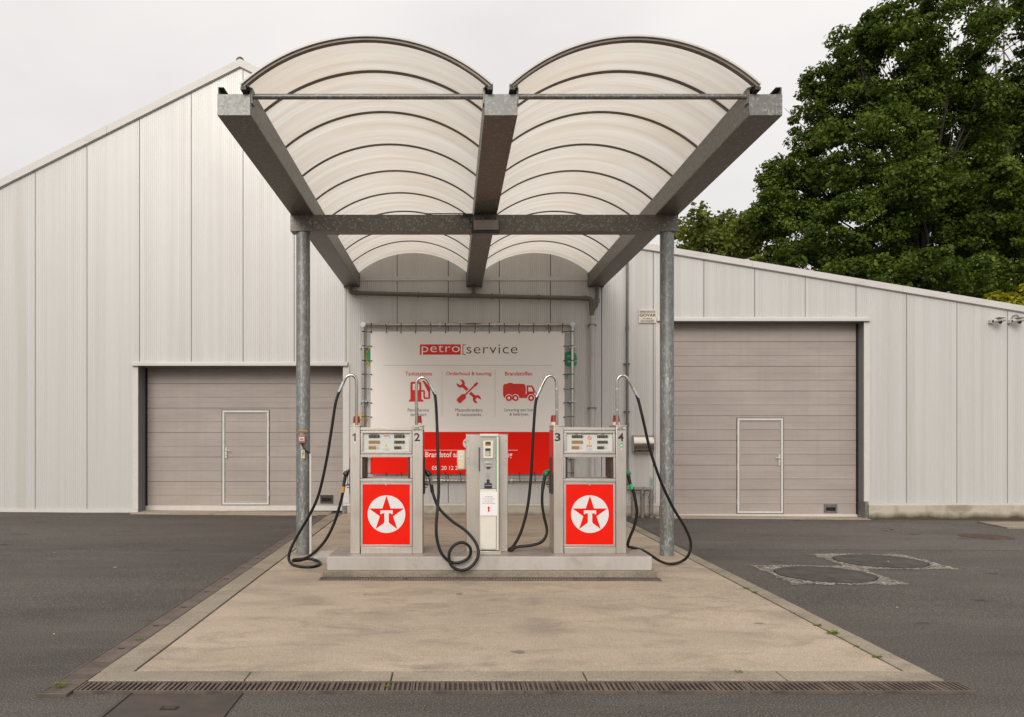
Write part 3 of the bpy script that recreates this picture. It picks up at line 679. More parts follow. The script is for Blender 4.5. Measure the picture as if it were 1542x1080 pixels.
mb = MB(); mb.tube(bends([W(941, 727, d+.08), W(941.5, 736, d), W(981, 737, d), W(981.5, 747, d)], .05), .040, 14); mb.tube([W(949, 736.3, d), W(952, 736.4, d)], .053, 12); mb.tube([W(969, 736.8, d), W(972, 736.8, d)], .053, 12); mb.build('header_pipe', M['rust_galv'], gp)
for p, q in ((953.7, 738), (967.5, 738), (980.5, 744)):
    mb = MB(); mb.tube([W(p, q, d), W(p, 783, d)], .042, 14); mb.tube([W(p, q+3, d), W(p, q+7, d)], .058, 14); mb.tube([W(p, q+11, d), W(p, q+13, d)], .052, 14); mb.build('riser', M['rust_galv'], gp)

# ------------------------------------------------------------------ old wall sign, banner
def zx(v): return 520 + v/4
def zy(v): return 470 + v/4
DS = 16.985
osn = thing('wall_lettering', W(700, 560, 16.99), 'faded green and yellow company lettering on the wall behind the banner', 'wall lettering')
mb = MB(); cx, cz = WX(564, DS), WZ(537, DS); mb.disc(cx, cz, DS, .215, 40, .24); mb.flat([(cx-.03, cz-.2), (cx+.06, cz-.3), (cx+.1, cz-.15)], DS-.0005); mb.build('yellow_ring', M['old_yellow'], osn, smooth=False)
mb = MB(); mb.disc(WX(566.5, DS), WZ(536.5, DS), DS-.003, .205); mb.build('green_disc', M['old_green'], osn, smooth=False)
mb = MB(); text(mb, 'e', WX(846.5, DS), WX(869, DS), WZ(552.5, DS), WZ(529, DS), DS-.001, .022); text(mb, 'er', WX(847, DS), WX(858, DS), WZ(571, DS), WZ(563.5, DS), DS-.001)
mb.build('green_letter', M['old_green'], osn, smooth=False)
mb = MB(); mb.box(WX(800, DS), WX(866.5, DS), DS-.002, DS+.005, WZ(556, DS), WZ(555.3, DS)); mb.build('underline', M['old_yellow'], osn)
mb = MB(); mb.disc(WX(545, 16.98), WZ(629.5, 16.98), 16.983, .115); mb.cur = 1
mb.flat([(WX(541, 16.98), WZ(633, 16.98)), (WX(546, 16.98), WZ(630.5, 16.98)), (WX(546.3, 16.98), WZ(631.4, 16.98)), (WX(541.2, 16.98), WZ(634, 16.98))], 16.981)
tag(mb.build('round_sticker', [M['sticker_yellow'], M['black_print']], smooth=False), 'round yellow sticker on the wall beside the lower left banner frame', 'sticker')

D = 16.88
bn = thing('banner', W(705, 724, D), 'white and red fuel service banner tied inside a pipe frame on the wall', 'banner')
X_ = lambda v: WX(zx(v), D); Z_ = lambda v: WZ(zy(v), D)
mb = MB(); nx = 24; bx0, bx1, bz1, bzm, bz0 = X_(152), X_(1320), Z_(118), Z_(722), Z_(976)
def sheet(mb, z0, z1, y):
    nz = 8
    vs_ = [(bx0 + (bx1-bx0)*i/nx, y + .006*math.sin(i*.9)*math.sin(j*.7), z0 + (z1-z0)*j/nz) for j in range(nz+1) for i in range(nx+1)]
    mb.add(vs_, [(j*(nx+1)+i, j*(nx+1)+i+1, (j+1)*(nx+1)+i+1, (j+1)*(nx+1)+i) for j in range(nz) for i in range(nx)])
mb.box(bx0, bx1, D, D+.012, bz0, bz1)
sh = mb.build('banner_sheet', M['vinyl'], bn, smooth=False)
P1, P2, P3 = D-.002, D-.004, D-.006
mb = MB(); mb.box(bx0-.001, bx1+.001, P1-.001, D+.0, bz0-.001, bzm); mb.build('red_field', M['vinyl_red'], sh, smooth=False)
def rect(mb, a, b, c_, d_, y): mb.flat([(X_(a), Z_(d_)), (X_(b), Z_(d_)), (X_(b), Z_(c_)), (X_(a), Z_(c_))], y)
def pl(mb, pts, y): mb.flat([(X_(a), Z_(b)) for a, b in pts], y)
def dsc(mb, a, b, r, y, n=32): mb.disc(X_(a), Z_(b), y, r/4/F*D, n)
def printed(name, mat, s_, a, b, c_, d_, y, bold=0.0, sp=1.0):
    mb = MB(); text(mb, s_, X_(a), X_(b), Z_(d_), Z_(c_), y, bold, sp); return mb.build(name, M[mat], sh, smooth=False)
mb = MB(); rect(mb, 449, 695, 195, 257, P1); mb.build('logo_box', M['print_red'], sh, smooth=False)
printed('logo_lettering', 'print_white', 'petro', 460, 689, 201, 259, P2, -.008, 1.06)
mb = MB(); pl(mb, [(706, 195), (726, 195), (726, 200), (711, 200), (711, 253), (726, 253), (726, 258), (706, 258)], P1); mb.build('logo_bracket', M['print_red'], sh, smooth=False)
printed('logo_lettering', 'print_dark', 'service', 730, 1037, 196, 250, P1, -.008, 1.08)
for r_ in ((230, 1243, 320, 322.5), (582, 584, 353, 632), (901, 903, 353, 632)):
    mb = MB(); rect(mb, *r_, P1); mb.build('divider_line', M['print_line'], sh, smooth=False)
for s_, a, b, c_, d_ in (('Tankstations', 361, 522, 359, 383), ('Onderhoud & keuring', 607, 879, 359, 388), ('Brandstoffen', 962, 1126, 359, 383)): printed('heading', 'print_red', s_, a, b, c_, d_, P1, .012)
for s_, a, b, c_, d_ in (('Petro Service', 376, 504, 580, 600), ('tankkaart', 392, 489, 606, 627), ('Mazoutbranders', 663, 826, 580, 600), ('& mazouttanks', 671, 818, 607, 627), ('Levering aan huis', 959, 1138, 580, 604), ('& bedrijven', 989, 1101, 606, 630)): printed('caption', 'print_dark', s_, a, b, c_, d_, P1, 0.0)
IC = [M['print_red'], M['print_white']]
mb = MB()                                             # icon: fuel pump
pl(mb, [(392, 428), (398, 420), (452, 420), (458, 428), (458, 470), (476, 470), (480, 480), (480, 514), (500, 514), (500, 482), (492, 470), (478, 440), (464, 416), (474, 412), (512, 455), (511, 516), (506, 524), (474, 524), (470, 516), (470, 480), (458, 480), (458, 524), (468, 530), (472, 540), (381, 540), (385, 530), (392, 524)], P1)
mb.cur = 1; pl(mb, [(406, 436), (410, 432), (443, 432), (446, 436), (446, 470), (406, 470)], P2); mb.build('pump_icon', IC, sh, smooth=False)
def rotpoly(pts, cx, cy, ang): c_, s_ = math.cos(ang), math.sin(ang); return [(cx + x*c_ - y*s_, cy + x*s_ + y*c_) for x, y in pts]
a45 = R(44); mb = MB()                                # icon: wrench and screwdriver
pl(mb, rotpoly([(-60, -9), (60, -9), (60, 9), (-60, 9)], 744, 478, a45), P1)
for sg in (1, -1):
    q = []
    for k in range(20):
        t_ = R(38) + (2*math.pi - R(76))*k/19; q.append((sg*(68 + 25*math.cos(t_)), sg*25*math.sin(t_)))
    q += [(sg*72, -sg*11), (sg*62, -sg*9), (sg*62, sg*9), (sg*72, sg*11)]
    pl(mb, rotpoly(q, 744, 478, a45), P1-.0006)
mb.cur = 1; pl(mb, rotpoly([(-70, -11), (70, -11), (70, 11), (-70, 11)], 742, 479, -a45), P2); mb.cur = 0
pl(mb, rotpoly([(-86, -12), (-78, -17), (-36, -17), (-28, -8), (-22, -5), (52, -5), (58, -9), (80, -5), (80, 5), (58, 9), (52, 5), (-22, 5), (-28, 8), (-36, 17), (-78, 17), (-86, 12)], 740, 481, -a45), P3)
mb.build('tools_icon', IC, sh, smooth=False)
mb = MB()                                             # icon: tank truck
pl(mb, [(950, 445), (958, 434), (978, 432), (980, 427), (1008, 427), (1010, 432), (1074, 432), (1084, 440), (1088, 460), (1086, 494), (1092, 494), (1092, 442), (1122, 442), (1132, 450), (1144, 478), (1154, 488), (1154, 512), (1148, 518), (958, 518), (950, 500)], P1)
mb.cur = 1; pl(mb, [(1102, 452), (1120, 452), (1132, 478), (1102, 478)], P2); dsc(mb, 1143, 492, 7, P2, 16)
for cx in (985, 1025, 1119): mb.cur = 1; dsc(mb, cx, 518, 23, P2); mb.cur = 0; dsc(mb, cx, 518, 19, P3); mb.cur = 1; dsc(mb, cx, 518, 8, P3-.002)
mb.build('truck_icon', IC, sh, smooth=False)
mb = MB(); rect(mb, 430, 1040, 831, 833.5, P1-.003); mb.build('divider_line', M['print_white'], sh, smooth=False)
printed('slogan', 'print_white', 'Brandstof aan huis en onderweg', 482, 1006, 842, 884, P1-.003, .015); printed('phone_number', 'print_white', '051 20 12 28', 522, 692, 927, 951, P1-.003, .006)
mb = MB(); dsc(mb, 741, 790, 33, P1-.003); mb.cur = 1
pl(mb, [(741 + r_*math.sin(math.pi*k/5), 790 - r_*math.cos(math.pi*k/5)) for k, r_ in ((k, 32 if k % 2 == 0 else 12.5) for k in range(10))], P2-.003); mb.build('emblem', IC[::-1], sh, smooth=False)
DF = 16.90
mb = MB(); fx0, fx1, fz0, fz1 = WX(zx(108), DF), WX(zx(1368), DF), WZ(zy(1014), DF), WZ(zy(76), DF); r_ = .034
mb.tube([(fx0, DF, fz0), (fx0, DF, fz1)], r_, 12); mb.tube([(fx1, DF, fz0), (fx1, DF, fz1)], r_, 12); mb.tube([(fx0, DF, fz0), (fx1, DF, fz0)], r_, 12); mb.tube([(fx0, DF, fz1), (fx1, DF, fz1)], r_, 12)
mb.build('pipe_frame', M['polished_tube'], bn)
def clamp(a, b, horiz):
    x, z_ = WX(zx(a), DF), WZ(zy(b), DF); mb = MB(); mb.tube([(x-.025, DF, z_), (x+.025, DF, z_)] if horiz else [(x, DF, z_-.025), (x, DF, z_+.025)], .046, 12)
    mb.box(x-.02, x+.02, DF, 17, z_-.06, z_+.06) if horiz else mb.box(x-.075, x+.075, DF, 17, z_-.02, z_+.02)
    mb.build('pipe_clamp', M['zinc_fitting'], bn)
for a in (245, 570, 898, 1222): clamp(a, 76, True)
for a in (575, 1000): clamp(a, 1014, True)
for b in (210, 540, 880): clamp(108, b, False); clamp(1368, b, False)
for a, b in ((108, 76), (1368, 76), (108, 1014), (1368, 1014)):
    x, z_ = WX(zx(a), DF), WZ(zy(b), DF); mb = MB(); mb.tube([(x, DF-.045, z_), (x, DF+.045, z_)], .055, 14); mb.build('corner_fitting', M['zinc_fitting'], bn)
def tie(a, b, c_, d_):
    mb = MB(); p0, p1 = (WX(zx(a), D), D-.03, WZ(zy(b), D)), (WX(zx(c_), D), D-.012, WZ(zy(d_), D)); rj = random.Random(a*7+b)
    j = rj.uniform(-.012, .012); dx = p1[0]-p0[0]; L_ = Vector(p1)-Vector(p0); mid = [(p0[k]+p1[k])/2 + (j if k != 1 else 0) for k in range(3)]
    mb.tube([p0, mid, p1], .0072, 6); mb.tube([(p1[0]-.012, D-.016, p1[2]), (p1[0]+.012, D-.016, p1[2])], .012, 6)
    e = Vector(p0) - L_.normalized()*.03; mb.tube([(e.x, D+.01, e.z), p0], .012, 6)
    mb.build('cable_tie', M['black_plastic'], bn)
for a in (157, 245, 337, 425, 513, 603, 692, 780, 868, 958, 1047, 1135, 1224, 1309): tie(a, 76, a+random.randint(-2, 3), 124)
for b in (117, 204, 292, 374, 462, 546, 631, 718, 800, 885, 968): tie(108, b, 158, b+2); tie(1368, b, 1316, b+2)
for a in (250, 340, 432, 520, 607, 697, 790, 880, 965, 1052, 1143, 1240): tie(a, 1014, a-4, 968)

# ------------------------------------------------------------------ small wall items
d = 16.98; ws = thing('wall_sign', W(975, 487, d), 'small cream metal sign with bold black letters GOVAR', 'sign')
mb = MB(); mb.box(WX(962, d), WX(988.5, d), d-.012, d+.02, WZ(486.5, d), WZ(466.5, d)); mb.build('sign_plate', M['sign_white'], ws)
mb = MB(); y = d-.014; text(mb, 'GOVAR', WX(963, y), WX(988, y), WZ(477, y), WZ(472.5, y), y, .03)
rj = random.Random(5)
for (p0, p1, q0, q1, n_) in ((963, 987.8, 468, 468.5, 1), (963, 987.8, 471.2, 471.6, 1), (963.5, 987, 469.1, 470.5, 16), (968.5, 982, 478.9, 480.3, 7), (965, 986, 481.6, 483, 10), (964.5, 986, 483.9, 485.3, 10)):
    for k in range(n_):
        a, b = p0+(p1-p0)*k/n_, p0+(p1-p0)*(k+rj.uniform(.55, .85) if n_ > 1 else 1)/n_; mb.flat([(WX(a, y), WZ(q1, y)), (WX(b, y), WZ(q1, y)), (WX(b, y), WZ(q0, y)), (WX(a, y), WZ(q0, y))], y)
mb.build('lettering', M['print_dark'], ws, smooth=False)
mb = MB(); y0 = 16.78; xa, xb = WX(955, y0), WX(985, y0); za, zb_ = WZ(680.5, y0), WZ(655.5, y0); q = [(16.985, za), (y0+.12, za)]
for k in range(15): t_ = -math.pi/2*.75 + k/14*math.pi*.875; q.append((y0 + .15*(1-math.cos(t_)), (za+zb_)/2 + (zb_-za)*.49*math.sin(t_)))
q.append((16.985, zb_)); n_ = len(q)
mb.add([(xa, a, b) for a, b in q] + [(xb, a, b) for a, b in q], [tuple(range(n_)), tuple(range(2*n_-1, n_-1, -1))] + [(i, i+n_, (i+1) % n_+n_, (i+1) % n_) for i in range(n_)])
mb.box(xa+.03, xb-.03, y0+.03, 16.98, za-.012, za-.001); mb.box(xa-.006, xa, y0+.02, 16.98, za-.005, zb_+.005); mb.box(xb, xb+.006, y0+.02, 16.98, za-.005, zb_+.005)
tag(mb.build('towel_dispenser', M['polished_tube']), 'brushed steel paper towel dispenser with rounded front on the wall', 'dispenser')
d = 16.975; mb = MB(); x_, z_ = WX(981.5, d), WZ(724, d); mb.box(x_-.03, x_+.012, d, d+.02, z_-.13, z_+.1); mb.cur = 1; mb.flat([(x_-.024, z_-.12), (x_+.006, z_-.12), (x_+.006, z_+.02), (x_-.024, z_+.09)], d-.002)
tag(mb.build('green_label', [M['clad'], M['green_print']], smooth=False), 'small green label on the wall above the pipe manifold', 'label')
for p, q, loop, lab in ((1499.5, 484, False, 'white wall camera, left one of the pair, without a cable loop'), (1528.5, 484, True, 'white wall camera with a cable loop above it, right one of the pair')):
    d = 16.9; sc = thing('security_camera', W(p, q, 17), lab, 'camera', 'cameras on the right wall')
    mb = MB(); mb.box(WX(p-7, d), WX(p-3, d), d, 17, WZ(q+2.5, d), WZ(q-2.8, d)); mb.tube([(WX(p-4, d), d+.0, WZ(q-.3, d)), (WX(p+1, d), d-.05, WZ(q-.5, d))], .02, 10); mb.build('bracket', M['camera_white'], sc, bevel=.006)
    mb = MB(); mb.tube([(WX(p-4.5, d), d-.03, WZ(q-.2, d)), (WX(p-3, d), d-.035, WZ(q-.6, d)), (WX(p+5, d), d-.12, WZ(q-1.6, d)), (WX(p+8, d), d-.15, WZ(q-1.9, d))], [.03, .042, .046, .044], 16); mb.box(WX(p-3.5, d), WX(p+9, d), d-.19, d-.02, WZ(q-4.1, d), WZ(q-4.9, d)); mb.build('body', M['camera_white'], sc)
    mb = MB(); mb.tube([(WX(p+1, d), d-.1, WZ(q+.5, d)), (WX(p+3, d), d-.1, WZ(q+4.2, d))], [.05, .025], 14); mb.tube([(WX(p-5, d), d-.02, WZ(q-.3, d)), (WX(p-5, d), d-.012, WZ(q-.3, d))], .018, 12); mb.build('lens', M['black_plastic'], sc)
    if loop:
        mb = MB(); mb.tube([W(p+1 + 5.6*math.cos(t_), q-4 - 5.6*math.sin(t_), 16.97) for t_ in [math.pi*k/14 for k in range(15)]], .009, 6); mb.build('cable', M['pvc_grey'], sc)

# emergency switch, stickers and cable duct on the left column
d = 11.34; es = thing('emergency_switch', W(455.5, 668, d), 'red and white emergency switch box on the left canopy column', 'switch')
mb = MB(); mb.box(WX(450, d), WX(460.5, d), d-.045, d+.03, WZ(667, d), WZ(655.5, d)); mb.build('box', M['switch_red'], es, bevel=.006)
mb = MB(); mb.box(WX(451.5, d), WX(459, d), d-.05, d-.04, WZ(663.5, d), WZ(658.5, d)); mb.build('label_plate', M['emblem_white'], es)
mb = MB(); mb.box(WX(452.5, d), WX(458, d), d-.053, d-.049, WZ(662, d), WZ(660.5, d)); mb.build('lettering', M['black_print'], es)
mb = MB(); mb.tube(smoothpath([W(455, 667, d-.02), W(456, 672, d-.01), W(460, 678, d-.005), W(467, 683, d+.06)]), .010, 8); mb.build('cable', M['black_plastic'], es)
mb = MB(); mb.box(WX(449.5, d), WX(462.8, d), d-.004, d+.03, WZ(651, d), WZ(648, d)); mb.cur = 1
for k in range(9): mb.box(WX(450.3+k*1.35, d), WX(451.2+k*1.35, d), d-.005, d, WZ(650.3, d), WZ(648.8, d))
tag(mb.build('orange_label', [M['label_orange'], M['print_dark']]), 'narrow orange label strip above the emergency switch', 'label')
mb = MB(); mb.box(WX(453.5, d), WX(458.8, d), d-.004, d+.03, WZ(690.5, d), WZ(677.5, d)); mb.cur = 1
mb.flat([(WX(a, d), WZ(b, d)) for a, b in ((456.8, 679), (455, 684.2), (456, 684), (455.4, 688.8), (457.6, 682.6), (456.4, 682.9), (457.6, 679.2))], d-.006)
tag(mb.build('warning_sticker', [M['label_cream'], M['black_print']], smooth=False), 'cream sticker with black lightning bolt on the left column', 'sticker')
d = 11.40; mb = MB(); mb.box(WX(466.2, d), WX(469.2, d), d-.015, d+.02, .02, WZ(683, d))
tag(mb.build('cable_duct', M['white_metal']), 'slim white cable duct standing against the left column', 'cable duct')
mb = MB(); mb.box(-1.85, -1.52, 10.66, 11.25, .0, .11)
tag(mb.build('cable_cover', M['island_concrete'], bevel=.006), 'low pale cover box between the pump island and left column', 'cover box')

# ------------------------------------------------------------------ island
pi_ = thing('pump_island', (.46, 10.07, .02), 'low grey concrete island carrying the two pumps and pay terminal', 'island')
mb = MB(); mb.box(-1.51, 2.43, 9.66, 10.50, .10, .27); mb.box(.455, .4575, 9.655, 10.5, .2705, .272) if 0 else None; mb.build('island_top', M['island_concrete'], pi_, bevel=.008)
mb = MB(); mb.box(-1.495, 2.415, 9.675, 10.485, .27, .2735); mb.build('deck_plate', M['deck'], pi_); mb = MB(); mb.box(-1.56, 2.48, 9.63, 10.53, .0, .098); mb.build('island_foot', M['kerb_concrete'], pi_, bevel=.01)

# ------------------------------------------------------------------ pumps
def hosept(p, q, d=None, r=.021):
    if d == 'g': d = (H - (.026 + r)) * F / (q - CY)
    elif d == 'i': d = (H - (.272 + r)) * F / (q - CY)
    return W(p, q, d)
def pump(ox, nums, label, head, nozmat, kind):
    PY = 9.89; root = thing('fuel_pump', (ox, PY, .27), label, 'fuel pump', 'fuel pumps on the island')
    u = lambda v: ox + (v - 516)/385.0
    v = lambda q: .27 + (937 - q)/385.0
    def B(name, mat, boxes, bevel=.003):
        mb = MB()
        for b in boxes: mb.box(*b)
        return mb.build(name, mat, root, bevel=bevel)
    for a, b in ((342, 390), (640, 690)):
        B('side_panel', M['steel'], [(u(a), u(b), PY, PY+.43, .272, v(328))], .006)
        B('panel_cap', M['steel'], [(u(a)-.006, u(b)+.006, PY-.006, PY+.436, v(328)+.001, v(323))])
    B('head_cover', M['steel'], [(u(390.5), u(639.5), PY+.02, PY+.42, v(347), v(333)), (u(390.5), u(639.5), PY+.012, PY+.4, v(476), v(461.5))])
    B('head_body', M['steel'], [(u(391), u(639), PY+.045, PY+.40, v(461), v(347.5))])
    mb = MB(); mb.frame(u(392), u(638), v(459.5), v(349.5), .030, PY+.006, PY+.046); mb.build('bezel', M['steel'], root, bevel=.005)
    dp_ = MB(); dp_.box(u(392)+.031, u(638)-.031, PY+.034, PY+.044, v(459.5)+.031, v(349.5)-.031); dsp = dp_.build('display_panel', M['display_white'], root)
    yq = PY+.0325
    lc, am, bk, gy, ye, rdp, bl, pk = MB(), MB(), MB(), MB(), MB(), MB(), MB(), MB()
    def rc(mb, a, b, c_, d_, y=yq): mb.flat([(u(a), v(d_)), (u(b), v(d_)), (u(b), v(c_)), (u(a), v(c_))], y)
    def TXT(s_, a, b, c_, d_, bo): mb = MB(); text(mb, s_, u(a), u(b), v(c_), v(d_), yq, bo); mb.build('fuel_name', M['black_print'], dsp, smooth=False)
    for a, w3 in ((431, (51, 51, 34)), (553, (49, 49, 33))):
        for k, (c_, d_) in enumerate(((371, 384), (397.5, 410.5), (424.5, 437.5))):
            lc = MB(); rc(lc, a-1, a+w3[k]+1, c_-1, d_+1); lc.cur = 1; rc(lc, a, a+w3[k], c_, d_, yq-.001); lc.build('lcd', [M['black_print'], M['lcd_amber' if (k > 0 and a == 431) else 'lcd']], dsp, smooth=False)
        text(bk, '€', u(a+w3[0]+2), u(a+w3[0]+6), v(382), v(374), yq); text(bk, 'L', u(a+w3[0]+2), u(a+w3[0]+6), v(410), v(402), yq); text(gy, '€/L', u(a+w3[2]+3), u(a+w3[2]+18), v(437), v(426), yq, .01)
        rc(pk, a-2, a+54, 417, 419)
    if kind == 0:
        TXT('DIESEL', 431, 480, 370, 363.5, .02); TXT('DIESEL', 553, 602, 370, 363.5, .02)
        rc(pk, 502, 531, 369, 378); rc(bl, 530, 534, 378, 382, yq-.0005)
        ye.flat([(u(505), v(425)), (u(522), v(425)), (u(513.5), v(410))], yq); text(bk, '!', u(512.3), u(514.7), v(423), v(414), yq-.001)
    else:
        TXT('95', 446, 460, 369, 363, .02); TXT('LOODVRIJ', 476, 552, 369, 362.5, .025); TXT('95', 571, 586, 369, 363, .02)
        n_ = 28
        for k in range(n_):
            t0, t1 = 2*math.pi*k/n_, 2*math.pi*(k+1)/n_
            rdp.flat([(u(516)+r2*math.cos(t), v(384)+r2*math.sin(t)) for r2, t in ((.020, t0), (.025, t0), (.025, t1), (.020, t1))], yq)
        rdp.flat([(u(516)-.017, v(384)+.012), (u(516)-.012, v(384)+.017), (u(516)+.017, v(384)-.012), (u(516)+.012, v(384)-.017)], yq)
        text(bk, '?', u(514), u(518.5), v(388), v(380), yq-.001) if 0 else None
        ye.flat([(u(507), v(411)), (u(524), v(411)), (u(515.5), v(397))], yq); text(bk, '!', u(514.3), u(516.7), v(409), v(401), yq-.001)
        rc(pk, 504, 528, 416, 427); rc(bl, 501, 505, 423, 428, yq-.0005)
    for (a, b, c_, d_) in ((501, 529, 434, 435), (501, 502, 435, 447), (528, 529, 435, 447)): rc(gy, a, b, c_, d_)
    text(gy, 'CE', u(507), u(523), v(446), v(438), yq)
    bk.build('black_print', M['black_print'], dsp, smooth=False); gy.build('grey_print', M['grey_print'], dsp, smooth=False)
    ye.build('warning_triangle', M['yellow_print'], dsp, smooth=False); pk.build('pink_print', M['pink_print'], dsp, smooth=False); bl.build('blue_dot', M['blue_print'], dsp, smooth=False)
    if kind: rdp.build('ban_symbol', M['emblem_red'], dsp, smooth=False)
    B('window_post', M['steel'], [(u(390.5), u(400), PY+.015, PY+.05, v(576), v(477)), (u(629), u(639.5), PY+.015, PY+.05, v(576), v(477))])
    B('window_liner', M['dark_steel'], [(u(390.5), u(411), PY+.052, PY+.40, v(576), v(477)), (u(619), u(639.5), PY+.052, PY+.40, v(576), v(477))])
    B('ledge', M['steel'], [(u(390.5), u(639.5), PY+.002, PY+.42, v(594), v(578))], .005)
    B('cabinet', M['steel'], [(u(390.5), u(639.5), PY+.03, PY+.42, v(905), v(594.5))])
    mb = MB(); mb.frame(u(391.5), u(638.5), v(904.5), v(595.5), .028, PY+.010, PY+.0295); mb.build('cabinet_frame', M['steel'], root, bevel=.003)
    dr = B('front_panel', M['pump_red'], [(u(391.5)+.0285, u(638.5)-.0285, PY+.014, PY+.0295, v(904.5)+.0285, v(597))], .002)
    mb = MB(); mb.tube([(u(514), PY+.014, v(605)), (u(514), PY+.006, v(605))], .013, 14); mb.build('lock', M['zinc_fitting'], dr)
    cx, cz, r_ = u(516), v(748), 90/385.0; ye_ = PY+.0125
    mb = MB(); mb.disc(cx, cz, ye_, r_, 64); mb.build('emblem_disc', M['emblem_white'], dr, smooth=False)
    st_ = [(cx + q*math.sin(math.pi*k/5), cz + q*math.cos(math.pi*k/5)) for k, q in ((k, r_*.975 if k % 2 == 0 else r_*.372) for k in range(10))]
    mb = MB(); mb.flat(st_, ye_-.0015); mb.build('emblem_star', M['emblem_red'], dr, smooth=False)
    s_ = 1/385.0
    mb = MB(); mb.flat([(cx+a*s_, cz-b*s_) for a, b in ((-29, -18), (30, -18), (30, 0), (23, 0), (23, -4), (11, -4), (11, 38), (16, 46), (24, 54), (-23, 54), (-15, 46), (-10, 38), (-10, -4), (-22, -4), (-22, 0), (-29, 0))], ye_-.003); mb.build('emblem_letter', M['emblem_white'], dr, smooth=False)
    B('base_plinth', M['steel'], [(u(393), u(640), PY+.008, PY+.42, .272, v(906))], .004)
    for k, (nm, a) in enumerate(zip(nums, (361, 663))):
        w_ = 19 if nm == '1' else 27; mb = MB()
        if nm == '1': mb.flat([(u(a+2), v(399)), (u(a+8), v(399)), (u(a+8), v(361)), (u(a+3), v(361)), (u(a-1), v(366)), (u(a-9), v(369)), (u(a-9), v(373)), (u(a+2), v(371))], PY-.0025)
        else: text(mb, nm, u(a-w_/2), u(a+w_/2), v(399), v(360), PY-.0025, .022)
        mb.build('numeral', M['black_print'], root, smooth=False)
        mb = MB(); mb.disc(u(a+3), v(405 + (32 if nm == '4' else 0)), PY-.002, .010, 14); mb.build('white_dot', M['emblem_white'], root, smooth=False)
        if nm == '4': mb = MB(); mb.disc(u(a+3), v(418), PY-.002, .026, 20); o_ = mb.build('green_sticker', M['green_print'], root, smooth=False); mb = MB(); [mb.disc(u(a+3+dx_), v(419), PY-.003, .007, 8, .012) for dx_ in (-3.5, .0, 3.5)]; mb.build('sticker_mark', M['emblem_white'], o_, smooth=False)
    mb = MB(); mb.box(u(643), u(688), PY-.002, PY+.01, v(352), v(331)); stk = mb.build('sticker', M['pvc_painted'], root); mb = MB(); rj = random.Random(9)
    for c_, d_, a, b, n_ in ((333.5, 338.5, 651, 674, 5), (342, 347, 645, 686, 7)):
        for k in range(n_): rc(mb, a+(b-a)*k/n_, a+(b-a)*(k+rj.uniform(.6, .9))/n_, c_, d_, PY-.0035)
    mb.build('sticker_print', M['black_print'], stk, smooth=False)
    # red service plates on the flanks, nozzle holders
    for a, sgn in ((342, -1), (690, 1)):
        xf = u(a); mb = MB(); mb.box(min(xf, xf+sgn*.004), max(xf, xf+sgn*.004), PY+.03, PY+.40, v(560), v(345)); mb.build('flank_plate', M['print_red'], root)
        mb = MB(); mb.box(min(xf, xf+sgn*.022), max(xf, xf+sgn*.022), PY+.11, PY+.31, v(655), v(478)); mb.build('nozzle_holder', M['dark_steel'], root, bevel=.006)
    return root
def hang(root, wood): pass
p1 = pump(WX(527, 9.89)+.452, '12', 'steel fuel pump numbered 1 and 2 with black nozzles', None, 'black_plastic', 0)
p2 = pump(WX(833.7, 9.89)+.452, '34', 'steel fuel pump numbered 3 and 4 with green nozzles', None, 'green_plastic', 1)

def boom(root, pts, d, joints):
    mb = MB(); mb.tube(smoothpath([W(p, q, d) for p, q in pts], 6), .0185, 12); bm = mb.build('hose_boom', M['polished_tube'], root)
    P = [W(p, q, d) for p, q in pts]; e, f_ = Vector(P[-1]), Vector(P[-2]); dr = (e-f_).normalized()
    mb = MB(); mb.tube([e - dr*.10, e - dr*.02], .0215, 12); mb.tube([e-dr*.02, e + dr*.04], .019, 12)
    mb.build('collar', M['zinc_fitting'], bm)
    for p, q in joints: mb = MB(); mb.tube([W(p, q-1.2, d), W(p, q+1.2, d)], .023, 12); mb.build('pipe_clip', M['zinc_fitting'], bm)
def beacon(root, p, q0, q1, d):
    mb = MB(); x = WX(p, d); mb.tube([(x, d, WZ(q0, d)), (x, d, WZ(q0-4.8, d))], .045, 20); b_ = mb.build('beacon', M['cream_plastic'], root)
    mb = MB(); mb.tube([(x, d, WZ(q0-4.6, d)), (x, d, WZ(q1, d))], [.047, .038], 20); mb.build('beacon_lens', M['beacon_red'], b_)
def hose(root, pts, r=.0185): mb = MB(); mb.tube(smoothpath([hosept(*p) for p in pts], 8), r, 12); return mb.build('hose', M['rubber'], root)
def nozzle(root, m, sx, d, body, sleeve, band):
    # body: list of px points from the spout in the holder to the hose end; sx = -1 left flank, +1 right flank
    mb = MB(); mb.tube(smoothpath([W(p, q, d) for p, q in body[:3]], 4), [.012, .015, .02, .03, .038, .038, .037, .035, .026], 12); nz_ = mb.build('nozzle', M[m], root)
    mb = MB(); mb.tube([W(*body[2], d), W(*body[3], d)], [.024, .019], 12); mb.build('grip', M[sleeve], nz_)
    mb = MB(); (a, b), (c_, e) = body[3], body[4]; mb.tube([W(a, b, d), W(c_, e, d)], .0235, 12); mb.build('swivel', M[band], nz_)
    mb = MB(); g0 = body[1]; mb.tube(smoothpath([W(g0[0]-sx*2, g0[1]+4, d), W(g0[0]-sx*2.6, g0[1]+11, d), W(g0[0]-sx*1.2, g0[1]+17.5, d), W(body[3][0]-sx*1, body[3][1]-1, d)]), .0055, 6); mb.tube([W(g0[0]-sx*5.5, g0[1]+17, d), W(g0[0], g0[1]+17.5, d)], .012, 8); mb.tube([W(g0[0]-sx*5.5, g0[1]+22, d), W(g0[0]-sx*1, g0[1]+21, d)], .006, 6); mb.build('trigger_guard', M['dark_steel'], nz_)
z6 = lambda a, b: (420 + a/3.175, 540 + b/3.175)
